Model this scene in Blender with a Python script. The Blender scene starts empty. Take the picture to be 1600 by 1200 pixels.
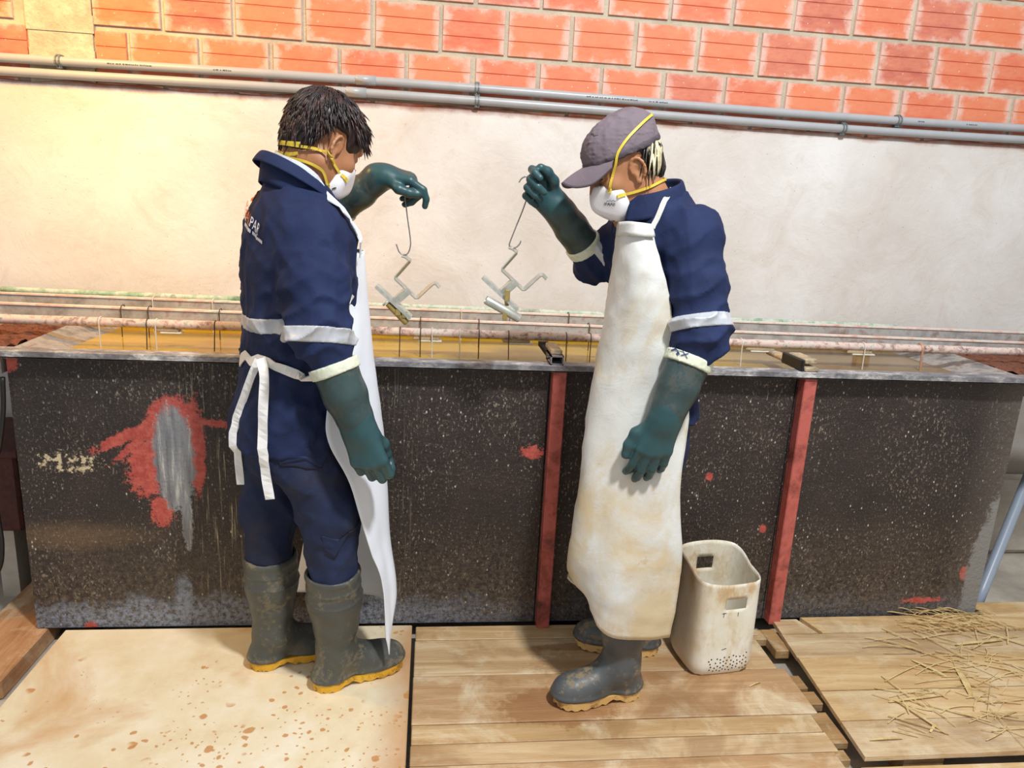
import bpy, bmesh, math, random
import numpy as np
from mathutils import Vector, Matrix
S = bpy.context.scene
COL = S.collection
random.seed(7); rng = np.random.default_rng(7)

# ------------------------------------------------------------------ camera
FPX = 1141.6; PITCH, YAW, ROLL = .2397, .1185, .0524
CAM = np.array([0, -2.2897, 1.4287])
def _axes(p, y, r):
    cy, sy, cp, sp, cr, sr = np.cos(y), np.sin(y), np.cos(p), np.sin(p), np.cos(r), np.sin(r)
    F = np.array([sy, cy, 0]); Rt = np.array([cy, -sy, 0]); U = np.array([0, 0, 1.])
    F2 = F*cp-U*sp; U2 = U*cp+F*sp
    return Rt*cr+U2*sr, U2*cr-Rt*sr, F2
AR, AU, AF = _axes(PITCH, YAW, ROLL)
cd = bpy.data.cameras.new('camera'); cam = bpy.data.objects.new('camera', cd); COL.objects.link(cam)
cd.sensor_width = 36; cd.lens = FPX*36/1600; cd.clip_start = .05
cam.matrix_world = Matrix([[AR[0], AU[0], -AF[0], CAM[0]], [AR[1], AU[1], -AF[1], CAM[1]], [AR[2], AU[2], -AF[2], CAM[2]], [0, 0, 0, 1]])
S.camera = cam
def at(u, v, y):
    "where the line of sight through a photograph pixel meets the vertical plane at depth y"
    d = AF+AR*(u-800)/FPX+AU*(600-v)/FPX
    return CAM+d*(y-CAM[1])/d[1]

# ------------------------------------------------------------------ light
S.view_settings.view_transform = 'Standard'; S.view_settings.look = 'None'
S.view_settings.gamma = 1; S.view_settings.use_curve_mapping = False
S.view_settings.exposure = 0.32
w = bpy.data.worlds.new('world'); S.world = w; w.use_nodes = True
w.node_tree.nodes['Background'].inputs[0].default_value = (.95, .98, 1, 1)
w.node_tree.nodes['Background'].inputs[1].default_value = .44
def lamp(name, loc, target, energy, size, color, spread=180):
    l = bpy.data.lights.new(name, 'AREA'); l.shape = 'DISK'; l.size = size; l.energy = energy; l.color = color; l.spread = math.radians(spread)
    o = bpy.data.objects.new(name, l); COL.objects.link(o); o.location = loc
    o.rotation_euler = (Vector(target)-Vector(loc)).to_track_quat('-Z', 'Y').to_euler()
lamp('ceiling_lamp', (.95, -2.15, 3.8), (.7, .1, .6), 116, .3, (.97, .99, 1))
lamp('warm_lamp', (-1.55, -.3, 2.75), (-1.15, .77, 1.4), 14, .3, (1, .52, .06), 110)

# ------------------------------------------------------------------ helpers: objects
WL = {}
def lin(h):
    h = h.lstrip('#'); c = [int(h[i:i+2], 16)/255 for i in (0, 2, 4)]
    return tuple([x/12.92 if x <= .04045 else ((x+.055)/1.055)**2.4 for x in c]+[1])
def thing(name, label, cat, loc=(0, 0, 0), group=None):
    o = bpy.data.objects.new(name, None); COL.objects.link(o); o.location = loc; o.empty_display_size = .05
    o['label'] = label; o['category'] = cat
    if group: o['group'] = group
    WL[o.name] = np.array(loc, float)
    return o
def tag(o, label=None, cat=None, group=None, kind=None):
    for k, v in (('label', label), ('category', cat), ('group', group), ('kind', kind)):
        if v: o[k] = v
    return o
def obj(name, V, Fc, mat, parent=None, smooth=True, base=None):
    V = np.asarray(V, float)
    if parent is not None: loc = WL[parent.name]
    elif base is not None: loc = np.array(base, float)
    else: loc = np.array([(V[:, 0].min()+V[:, 0].max())/2, (V[:, 1].min()+V[:, 1].max())/2, V[:, 2].min()])
    me = bpy.data.meshes.new(name); L = V-loc
    if isinstance(Fc, np.ndarray):
        n, k = Fc.shape
        me.vertices.add(len(L)); me.vertices.foreach_set('co', L.astype(np.float32).ravel())
        me.loops.add(n*k); me.loops.foreach_set('vertex_index', Fc.astype(np.int32).ravel())
        me.polygons.add(n); me.polygons.foreach_set('loop_start', np.arange(0, n*k, k, dtype=np.int32))
        me.update(calc_edges=True)
    else:
        me.from_pydata([tuple(v) for v in L], [], Fc)
    if smooth: me.polygons.foreach_set('use_smooth', [True]*len(me.polygons))
    me.materials.append(mat); me.update()
    o = bpy.data.objects.new(name, me); COL.objects.link(o)
    if parent is not None: o.parent = parent
    else: o.location = loc
    WL[o.name] = loc
    return o
class MB:
    def __init__(s): s.v = []; s.f = []
    def add(s, V, F):
        n = len(s.v); s.v += [tuple(x) for x in V]; s.f += [tuple(int(i)+n for i in f) for f in F]; return s
    def box(s, lo, hi, c=0., M=None):
        bm = bmesh.new(); bmesh.ops.create_cube(bm, size=1)
        lo = np.array(lo, float); hi = np.array(hi, float)
        for v in bm.verts:
            for i in range(3): v.co[i] = lo[i] if v.co[i] < 0 else hi[i]
        if c: bmesh.ops.bevel(bm, geom=bm.edges[:], offset=c, segments=1, affect='EDGES')
        bm.verts.index_update(); V = [np.array(v.co) for v in bm.verts]
        if M is not None: V = [M(v) for v in V]
        s.add(V, [[v.index for v in f.verts] for f in bm.faces]); bm.free(); return s
    def tube(s, P, r, n=10, cap=True):
        P = [np.array(p, float) for p in P]; m = len(P)
        R = r if hasattr(r, '__len__') else [r]*m
        T = [P[min(i+1, m-1)]-P[max(i-1, 0)] for i in range(m)]; T = [t/(np.linalg.norm(t)+1e-9) for t in T]
        a = np.array([0, 0, 1.]) if abs(T[0][2]) < .9 else np.array([1., 0, 0])
        u = np.cross(T[0], a); u /= np.linalg.norm(u); V = []
        for i in range(m):
            u = u-T[i]*(u@T[i]); u /= np.linalg.norm(u); q = np.cross(T[i], u)
            for k in range(n):
                a = 2*math.pi*k/n; V.append(P[i]+R[i]*(math.cos(a)*u+math.sin(a)*q))
        F = [(i*n+k, i*n+(k+1) % n, (i+1)*n+(k+1) % n, (i+1)*n+k) for i in range(m-1) for k in range(n)]
        if cap: F += [tuple(range(n-1, -1, -1)), tuple((m-1)*n+k for k in range(n))]
        return s.add(V, F)
    def ribbon(s, P, N, wd, th):
        "flat strip along P; N = face normals; wd width, th thickness"
        P = [np.array(p, float) for p in P]; m = len(P); V = []
        W = wd if hasattr(wd, '__len__') else [wd]*m
        for i in range(m):
            t = P[min(i+1, m-1)]-P[max(i-1, 0)]; t /= np.linalg.norm(t)+1e-9
            n = np.array(N[i], float); n = n-t*(n@t); n /= np.linalg.norm(n)+1e-9; b = np.cross(t, n)
            for a, c in ((-.5, -.5), (.5, -.5), (.5, .5), (-.5, .5)): V.append(P[i]+b*W[i]*a+n*th*c)
        F = [(i*4+k, i*4+(k+1) % 4, i*4+4+(k+1) % 4, i*4+4+k) for i in range(m-1) for k in range(4)]
        return s.add(V, F+[(3, 2, 1, 0), tuple(m*4-4+k for k in range(4))])
    def build(s, name, mat, parent=None, smooth=False, base=None): return obj(name, s.v, s.f, mat, parent, smooth, base)
def spline(P, n):
    "Catmull-Rom through the points P, n samples per span"
    P = np.array(P, float); Q = np.vstack([2*P[0]-P[1], P, 2*P[-1]-P[-2]]); out = []
    for i in range(len(P)-1):
        a, b, c, d = Q[i:i+4]
        for t in np.linspace(0, 1, n, endpoint=False):
            out.append(.5*(2*b+(c-a)*t+(2*a-5*b+4*c-d)*t*t+(3*b-a-3*c+d)*t**3))
    return np.array(out+[P[-1]])
def sheet(ctrl, nu, nv, th, disp=None):
    "solid sheet through a control grid [row][column] of points"
    rows = [spline(r, nu) for r in ctrl]
    G = np.array([spline([r[j] for r in rows], nv) for j in range(len(rows[0]))])   # [col][row]
    du = np.gradient(G, axis=0); dv = np.gradient(G, axis=1); N = np.cross(du, dv); N /= np.linalg.norm(N, axis=2, keepdims=True)+1e-9
    if disp is not None: G = G+N*disp(G)[..., None]
    a, b = G.shape[:2]; A = (G+N*th/2).reshape(-1, 3); B = (G-N*th/2).reshape(-1, 3); V = np.vstack([A, B]); n = a*b
    F = []
    for i in range(a-1):
        for j in range(b-1):
            q = (i*b+j, (i+1)*b+j, (i+1)*b+j+1, i*b+j+1); F.append(q); F.append(tuple(x+n for x in q[::-1]))
    ring = [(i, 0) for i in range(a)]+[(a-1, j) for j in range(1, b)]+[(i, b-1) for i in range(a-2, -1, -1)]+[(0, j) for j in range(b-2, 0, -1)]
    for k in range(len(ring)):
        p = ring[k][0]*b+ring[k][1]; q = ring[(k+1) % len(ring)]; q = q[0]*b+q[1]; F.append((q, p, p+n, q+n))
    return V, F

# ------------------------------------------------------------------ helpers: implicit surfaces for bodies and clothes
def unit(v): v = np.array(v, float); return v/np.linalg.norm(v)
def smin(a, b, k):
    if k <= 0: return np.minimum(a, b)
    h = np.clip(.5+.5*(b-a)/k, 0, 1); return b+(a-b)*h-k*h*(1-h)
class Field:
    def __init__(s): s.it = []; s.disp = None
    def put(s, fn, lo, hi, k=.02, op='u'): s.it.append((fn, np.array(lo, float), np.array(hi, float), k, op)); return s
    def cone(s, a, b, ra, rb, k=.02, op='u'):
        a = np.array(a, float); b = np.array(b, float); ba = b-a; q = ba@ba+1e-12; r = max(ra, rb)
        def f(X, Y, Z):
            x, y, z = X-a[0], Y-a[1], Z-a[2]; t = np.clip((x*ba[0]+y*ba[1]+z*ba[2])/q, 0, 1)
            return np.sqrt((x-t*ba[0])**2+(y-t*ba[1])**2+(z-t*ba[2])**2)-(ra+(rb-ra)*t)
        return s.put(f, np.minimum(a, b)-r, np.maximum(a, b)+r, k, op)
    def chain(s, P, R, k=.02):
        for i in range(len(P)-1): s.cone(P[i], P[i+1], R[i], R[i+1], k if i == 0 else min(k, .02))
        return s
    def ell(s, c, r, M=None, k=.02, op='u'):
        c = np.array(c, float); r = np.array(r, float); M = np.eye(3) if M is None else np.array(M)   # rows = axes
        ext = np.sqrt(((M*r[:, None])**2).sum(0))
        def f(X, Y, Z):
            x, y, z = X-c[0], Y-c[1], Z-c[2]
            q = [(M[i, 0]*x+M[i, 1]*y+M[i, 2]*z)/r[i] for i in range(3)]
            k0 = np.sqrt(q[0]**2+q[1]**2+q[2]**2); k1 = np.sqrt((q[0]/r[0])**2+(q[1]/r[1])**2+(q[2]/r[2])**2)+1e-9
            return k0*(k0-1)/k1
        return s.put(f, c-ext, c+ext, k, op)
    def loft(s, st, f2, k=.03, p=2.3, side=None):
        "upright loft; st = [(x,y,z, half width, half depth)] from low to high, f2 = facing (x,y)"
        st = np.array(sorted(st, key=lambda q: q[2]), float); f2 = unit(f2); sd = np.array([f2[1], -f2[0]])
        zz = np.linspace(st[0, 2], st[-1, 2], 80)
        fine = np.array([np.interp(zz, st[:, 2], st[:, i]) for i in range(5)]).T
        ker = np.ones(11)/11
        for i in (0, 1, 3, 4): fine[:, i] = np.convolve(np.pad(fine[:, i], 5, mode='edge'), ker, 'valid')
        z0, z1 = zz[0], zz[-1]; m = max(st[:, 3].max(), st[:, 4].max())
        def f(X, Y, Z):
            cx, cy, a, b = [np.interp(Z, zz, fine[:, i]) for i in (0, 1, 3, 4)]
            u = np.abs((X-cx)*sd[0]+(Y-cy)*sd[1])/a; v = np.abs((X-cx)*f2[0]+(Y-cy)*f2[1])/b
            d = ((u**p+v**p+1e-9)**(1/p)-1)*np.minimum(a, b)
            return np.maximum(d, np.maximum(z0-Z, Z-z1))
        return s.put(f, [st[:, 0].min()-m, st[:, 1].min()-m, z0], [st[:, 0].max()+m, st[:, 1].max()+m, z1], k)
    def plane(s, p, n, k=0.):
        "keep only the side that n points away from"
        p = np.array(p, float); n = unit(n)
        return s.put(lambda X, Y, Z: (X-p[0])*n[0]+(Y-p[1])*n[1]+(Z-p[2])*n[2], [-9]*3, [9]*3, k, 'i')
    def ev(s, P):
        P = np.asarray(P, float); X, Y, Z = P[:, 0], P[:, 1], P[:, 2]; d = np.full(len(P), 9.)
        for fn, lo, hi, k, op in s.it:
            q = fn(X, Y, Z); d = smin(d, q, k) if op == 'u' else -smin(-d, q if op == 's' else -q, k)
        return d if s.disp is None else d-s.disp(X, Y, Z)
    def bounds(s):
        u = [i for i in s.it if i[4] == 'u']; return np.min([i[1] for i in u], 0)-.02, np.max([i[2] for i in u], 0)+.02
    def grid(s, ax):
        X, Y, Z = ax[0][:, None, None], ax[1][None, :, None], ax[2][None, None, :]
        d = np.full((len(ax[0]), len(ax[1]), len(ax[2])), 1., np.float32)
        for fn, lo, hi, k, op in s.it:
            pad = k+.025; sl = []
            for i in range(3):
                a = np.searchsorted(ax[i], lo[i]-pad); b = np.searchsorted(ax[i], hi[i]+pad); sl.append(slice(max(a-1, 0), b+1))
            sl = tuple(sl); q = fn(X[sl[0]], Y[:, sl[1]], Z[:, :, sl[2]])
            d[sl] = smin(d[sl], q, k) if op == 'u' else -smin(-d[sl], q if op == 's' else -q, k)
        if s.disp is not None:
            I = np.where(np.abs(d) < .06); d[I] -= s.disp(ax[0][I[0]], ax[1][I[1]], ax[2][I[2]]).astype(np.float32)
        return d
    def mesh(s, h=.006, ax=None, smooth=1, lo=None, hi=None):
        if ax is None:
            a, b = s.bounds(); a = a if lo is None else np.maximum(a, lo); b = b if hi is None else np.minimum(b, hi)
            ax = [np.arange(a[i], b[i]+h, h) for i in range(3)]
        return nets(s.grid(ax), ax, smooth)
    def grad(s, P, e=.002):
        P = np.asarray(P, float); g = np.stack([s.ev(P+e*np.eye(3)[i])-s.ev(P-e*np.eye(3)[i]) for i in range(3)], 1)
        return g/(np.linalg.norm(g, axis=1, keepdims=True)+1e-9)
    def wrap(s, P, off=.003, n=10):
        P = np.array(P, float)
        for _ in range(n): P = P-(s.ev(P)-off)[:, None]*s.grad(P)*.8
        return P, s.grad(P)
    def cast(s, P, d, off=.002, n=50):
        P = np.array(P, float); d = unit(d)
        P0 = P.copy()
        for _ in range(n): P = P+np.clip(s.ev(P)-off, -.002, .03)[:, None]*d*.6
        bad = np.abs(s.ev(P)-off) > .006
        if bad.any(): P[bad] = s.wrap(P0[bad]+d*.12, off, 20)[0]
        return P
def nets(d, ax, smooth=1):
    ins = d < 0; nx, ny, nz = d.shape
    c = np.zeros((nx-1, ny-1, nz-1), np.int8)
    for i in (0, 1):
        for j in (0, 1):
            for k in (0, 1): c += ins[i:nx-1+i, j:ny-1+j, k:nz-1+k]
    I = np.argwhere((c > 0) & (c < 8)); idx = np.full(c.shape, -1, np.int32); idx[tuple(I.T)] = np.arange(len(I))
    acc = np.zeros((len(I), 3)); cnt = np.zeros(len(I))
    for axis in range(3):
        o = [0, 0, 0]
        for a in (0, 1):
            for b in (0, 1):
                off = np.zeros(3, int); r = [t for t in range(3) if t != axis]; off[r[0]] = a; off[r[1]] = b
                p0 = I+off; p1 = p0.copy(); p1[:, axis] += 1
                v0 = d[tuple(p0.T)]; v1 = d[tuple(p1.T)]; m = (v0 < 0) != (v1 < 0); t = np.where(m, v0/(v0-v1+1e-12), 0)
                q = np.stack([ax[k][p0[:, k]]+(t*(ax[k][p1[:, k]]-ax[k][p0[:, k]]) if k == axis else 0) for k in range(3)], 1)
                acc[m] += q[m]; cnt[m] += 1
    V = acc/cnt[:, None]; Fs = []
    for axis in range(3):
        r = [(axis+1) % 3, (axis+2) % 3]
        s0 = [slice(None)]*3; s1 = [slice(None)]*3; s0[axis] = slice(0, -1); s1[axis] = slice(1, None)
        for q in r: s0[q] = slice(1, -1); s1[q] = slice(1, -1)
        A = ins[tuple(s0)]; B = ins[tuple(s1)]
        for fl, m in ((0, A & ~B), (1, ~A & B)):
            E = np.argwhere(m); E[:, r[0]] += 1; E[:, r[1]] += 1
            if not len(E): continue
            def g(a, b):
                e = E.copy(); e[:, r[0]] -= a; e[:, r[1]] -= b; return idx[tuple(e.T)]
            q = np.stack([g(1, 1), g(0, 1), g(0, 0), g(1, 0)], 1); Fs.append(q[:, ::-1] if fl else q)
    Fc = np.vstack(Fs); Fc = Fc[(Fc >= 0).all(1)]
    for _ in range(smooth):
        acc = np.zeros_like(V); n = np.zeros(len(V))
        for a in range(4):
            i, j = Fc[:, a], Fc[:, (a+1) % 4]
            for k in range(3): acc[:, k] += np.bincount(i, V[j, k], len(V))+np.bincount(j, V[i, k], len(V))
            n += np.bincount(i, minlength=len(V))+np.bincount(j, minlength=len(V))
        V = V*.4+.6*acc/np.maximum(n, 1)[:, None]
    return V, Fc
class Waves:
    "smooth cloth-like folds: ridged sines in random directions"
    def __init__(s, seed, wl, n=6, sq=(1, 1, 1)):
        r = np.random.default_rng(seed); s.k = r.normal(size=(n, 3)); s.k /= np.linalg.norm(s.k, axis=1, keepdims=True)
        s.k *= (2*np.pi/wl*r.uniform(.7, 1.4, n))[:, None]*np.array(sq); s.p = r.uniform(0, 6.28, n); s.q = r.normal(size=(n, 3))*2*np.pi/wl*.5
    def __call__(s, X, Y, Z):
        o = 0
        for k, p, q in zip(s.k, s.p, s.q):
            o = o+(1-np.abs(np.sin(.5*(k[0]*X+k[1]*Y+k[2]*Z+p+1.3*np.sin(q[0]*X+q[1]*Y+q[2]*Z)))))**1.6
        return o/len(s.p)-.3
def shell(F, slabs, off):
    "a thin layer of thickness off over field F, between planes"
    G = Field(); lo, hi = F.bounds()
    G.put(lambda X, Y, Z: F.ev(np.stack([a.ravel() for a in np.broadcast_arrays(X, Y, Z)], 1)).reshape(np.broadcast(X, Y, Z).shape)-off, lo, hi, 0)
    for p, n in slabs: G.plane(p, n)
    return G

# ------------------------------------------------------------------ helpers: materials
class G:
    def __init__(s, name, rough=.6, metal=0., spec=.5):
        s.m = bpy.data.materials.new(name); s.m.use_nodes = True; s.t = s.m.node_tree; s.n = s.t.nodes; s.b = s.n['Principled BSDF']
        s.set('Roughness', rough); s.set('Metallic', metal); s.set('Specular IOR Level', spec)
        s.oc = None
    def lk(s, inp, v):
        if isinstance(v, bpy.types.NodeSocket): s.t.links.new(v, inp)
        elif isinstance(v, str): inp.default_value = lin(v)
        else: inp.default_value = v
    def set(s, k, v): s.lk(s.b.inputs[k], v); return s
    def co(s, scale=None, rot=None, loc=None):
        if s.oc is None: s.oc = s.n.new('ShaderNodeTexCoord').outputs['Object']
        if scale is None and rot is None and loc is None: return s.oc
        m = s.n.new('ShaderNodeMapping'); s.t.links.new(s.oc, m.inputs[0])
        if loc: m.inputs[1].default_value = loc
        if rot: m.inputs[2].default_value = rot
        if scale: m.inputs[3].default_value = scale
        return m.outputs[0]
    def noise(s, scale, detail=4, rough=.55, vec=None, dist=0.):
        n = s.n.new('ShaderNodeTexNoise'); s.t.links.new(vec or s.co(), n.inputs['Vector'])
        n.inputs['Scale'].default_value = scale; n.inputs['Detail'].default_value = detail; n.inputs['Roughness'].default_value = rough; n.inputs['Distortion'].default_value = dist
        return n.outputs['Fac']
    def voro(s, scale, vec=None, feature='F1', rand=1.):
        n = s.n.new('ShaderNodeTexVoronoi'); s.t.links.new(vec or s.co(), n.inputs['Vector']); n.feature = feature
        n.inputs['Scale'].default_value = scale; n.inputs['Randomness'].default_value = rand
        return n.outputs['Distance']
    def ramp(s, fac, stops):
        n = s.n.new('ShaderNodeValToRGB'); s.lk(n.inputs[0], fac); e = n.color_ramp.elements
        while len(e) < len(stops): e.new(.5)
        for q, (p, c) in zip(e, stops):
            q.position = p; q.color = lin(c) if isinstance(c, str) else ((c, c, c, 1) if not hasattr(c, '__len__') else c)
        return n.outputs[0]
    def mix(s, f, a, b):
        n = s.n.new('ShaderNodeMix'); n.data_type = 'RGBA'; s.lk(n.inputs[0], f); s.lk(n.inputs[6], a); s.lk(n.inputs[7], b); return n.outputs[2]
    def math(s, op, a, b=0., c=None):
        n = s.n.new('ShaderNodeMath'); n.operation = op; s.lk(n.inputs[0], a); s.lk(n.inputs[1], b)
        if c is not None: s.lk(n.inputs[2], c)
        return n.outputs[0]
    def sep(s, vec=None):
        n = s.n.new('ShaderNodeSeparateXYZ'); s.t.links.new(vec or s.co(), n.inputs[0]); return n.outputs
    def step(s, v, a, b):
        "0 below a, 1 above b"
        n = s.n.new('ShaderNodeMapRange'); s.lk(n.inputs[0], v); n.inputs[1].default_value = a; n.inputs[2].default_value = b; return n.outputs[0]
    def blob(s, c, r, rag=.5, nscale=14, axes=(0, 2), rot=0., soft=.08):
        "ragged spot around c with radii r in the plane of the two axes: 1 inside"
        x = s.sep(); ca, sa = math.cos(rot), math.sin(rot)
        dx = s.math('SUBTRACT', x[axes[0]], c[0]); dz = s.math('SUBTRACT', x[axes[1]], c[1])
        p = s.math('ADD', s.math('MULTIPLY', dx, ca/r[0]), s.math('MULTIPLY', dz, sa/r[0]))
        q = s.math('ADD', s.math('MULTIPLY', dx, -sa/r[1]), s.math('MULTIPLY', dz, ca/r[1]))
        d = s.math('SQRT', s.math('ADD', s.math('MULTIPLY', p, p), s.math('MULTIPLY', q, q)))
        d = s.math('ADD', d, s.math('MULTIPLY', s.math('SUBTRACT', s.noise(nscale, 6, .75), .5), rag*4.2))
        d = s.math('ADD', d, s.math('MULTIPLY', s.math('SUBTRACT', s.noise(nscale*4, 4, .8), .5), rag*2.2))
        return s.math('SUBTRACT', 1., s.step(d, .92, 1.0+soft))
    def bump(s, h, strength=.3, dist=.01):
        n = s.n.new('ShaderNodeBump'); n.inputs['Strength'].default_value = strength; n.inputs['Distance'].default_value = dist
        s.lk(n.inputs['Height'], h); s.t.links.new(n.outputs[0], s.b.inputs['Normal']); return s
    def done(s, col): s.set('Base Color', col); return s.m
def plain(name, col, rough=.6, metal=0., nscale=40, var=.15, bump=.15, bd=.002):
    g = G(name, rough, metal); n = g.noise(nscale, 5, .6); c = lin(col)
    a = tuple(x*(1-var) for x in c[:3])+(1,); b = tuple(min(1, x*(1+var)) for x in c[:3])+(1,)
    if bump: g.bump(n, bump, bd)
    return g.done(g.ramp(n, [(.3, a), (.7, b)]))

# ------------------------------------------------------------------ materials of the setting
def m_plaster():
    g = G('plaster', .85); v = g.co(); n = g.noise(2.2, 6, .6); f = g.noise(30, 5, .6); d = g.noise(5, 6, .7, dist=1.2)
    c = g.ramp(n, [(.3, '#cbc3bb'), (.5, '#d6d0cb'), (.72, '#e2dedb')])
    c = g.mix(g.math('MULTIPLY', g.step(d, .52, .72), .4), c, '#c4b5a4')
    sp = g.voro(26); c = g.mix(g.math('MULTIPLY', g.math('SUBTRACT', 1, g.step(sp, .045, .07)), .5), c, '#8d7c68')
    z = g.math('ADD', g.sep()[2], g.math('MULTIPLY', g.noise(9, 5, .6), .05))
    c = g.mix(g.step(z, 1.788, 1.815), c, '#9a5f48')
    c = g.mix(g.math('SUBTRACT', 1, g.step(z, .38, .46)), c, '#8f8578')
    g.bump(g.math('ADD', g.math('MULTIPLY', f, .4), d), .35, .012); return g.done(c)
def m_mortar():
    g = G('mortar', .9); n = g.noise(8, 6, .65); f = g.noise(90, 4, .6)
    g.bump(g.math('ADD', n, f), .5, .008); return g.done(g.ramp(n, [(.3, '#aa9e8a'), (.7, '#cabfa9')]))
def m_brick():
    g = G('brick', .7); oi = g.n.new('ShaderNodeObjectInfo').outputs['Random']
    base = g.ramp(oi, [(0, '#d66f4e'), (.22, '#df7c52'), (.45, '#d2664a'), (.62, '#dc7e56'), (.76, '#b8605a'), (.86, '#cd6a50'), (1, '#b05a52')])
    n = g.noise(9, 5, .65, g.co(scale=(1, 1, 2.5), loc=(3, 1, 7))); c = g.mix(g.step(n, .35, .75), base, '#dd8f6c')
    x = g.sep(); ad = g.n.new('ShaderNodeVectorMath'); ad.operation = 'ADD'; g.t.links.new(g.co(), ad.inputs[0])
    cb = g.n.new('ShaderNodeCombineXYZ'); g.lk(cb.inputs[0], g.math('MULTIPLY', oi, 37.)); g.lk(cb.inputs[2], g.math('MULTIPLY', oi, 11.)); g.t.links.new(cb.outputs[0], ad.inputs[1])
    e = g.noise(16, 5, .7, ad.outputs[0])
    ex = g.math('ABSOLUTE', x[0]); ez = g.math('ABSOLUTE', x[2])
    edge = g.math('MAXIMUM', g.step(ex, .075, .122), g.math('MULTIPLY', g.step(ez, .05, .085), .7))
    k = g.step(g.math('ADD', g.math('MULTIPLY', edge, .5), g.math('MULTIPLY', e, 1.15)), .72, 1.0)
    c = g.mix(g.math('MULTIPLY', k, .75), c, '#dcbcae')
    sp = g.voro(30, ad.outputs[0]); c = g.mix(g.math('MULTIPLY', g.math('SUBTRACT', 1, g.step(sp, .05, .09)), .6), c, '#e9d8cc')
    g.bump(e, .25, .004); return g.done(c)
def m_concrete(name, a, b, c3, s=3., bump=.35):
    g = G(name, .85); n = g.noise(s, 7, .65); f = g.noise(60, 5, .7)
    c = g.ramp(n, [(.28, a), (.5, b), (.72, c3)]); sp = g.voro(45)
    c = g.mix(g.math('MULTIPLY', g.math('SUBTRACT', 1, g.step(sp, .07, .12)), .35), c, '#6f675c')
    g.bump(g.math('ADD', n, g.math('MULTIPLY', f, .5)), bump, .01); return g.done(c)
def m_wood(name, a, b, c3, stain='#8a6038', wet=.35, sx=1.6, sy=16, seed=0., pale='#e6d7b6', along=0, blobs=()):
    g = G(name, .62); sc = [sy]*3; sc[along] = sx
    v = g.co(scale=sc, loc=(seed, seed*.7, seed*.3)); n = g.noise(1.6, 7, .62, v, .6); f = g.noise(9, 4, .6, g.co(scale=[x*1.6 for x in sc], loc=(seed, 1, 2)))
    c = g.ramp(n, [(.28, a), (.5, b), (.7, c3)])
    p = g.noise(4.5, 6, .68, g.co(loc=(seed*1.3, 2, 5)), .5); c = g.mix(g.math('MULTIPLY', g.step(p, .5, .7), .75), c, pale)
    q = g.noise(2.7, 5, .6, g.co(loc=(seed*2.1, 7, 1)), .8); c = g.mix(g.math('MULTIPLY', g.step(q, .54, .62), wet), c, stain)
    c = g.mix(g.math('MULTIPLY', g.step(f, .55, .8), .35), c, stain)
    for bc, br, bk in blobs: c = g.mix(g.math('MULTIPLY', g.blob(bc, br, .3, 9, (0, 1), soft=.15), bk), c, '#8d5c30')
    g.bump(g.math('ADD', n, f), .3, .006); return g.done(c)
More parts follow.
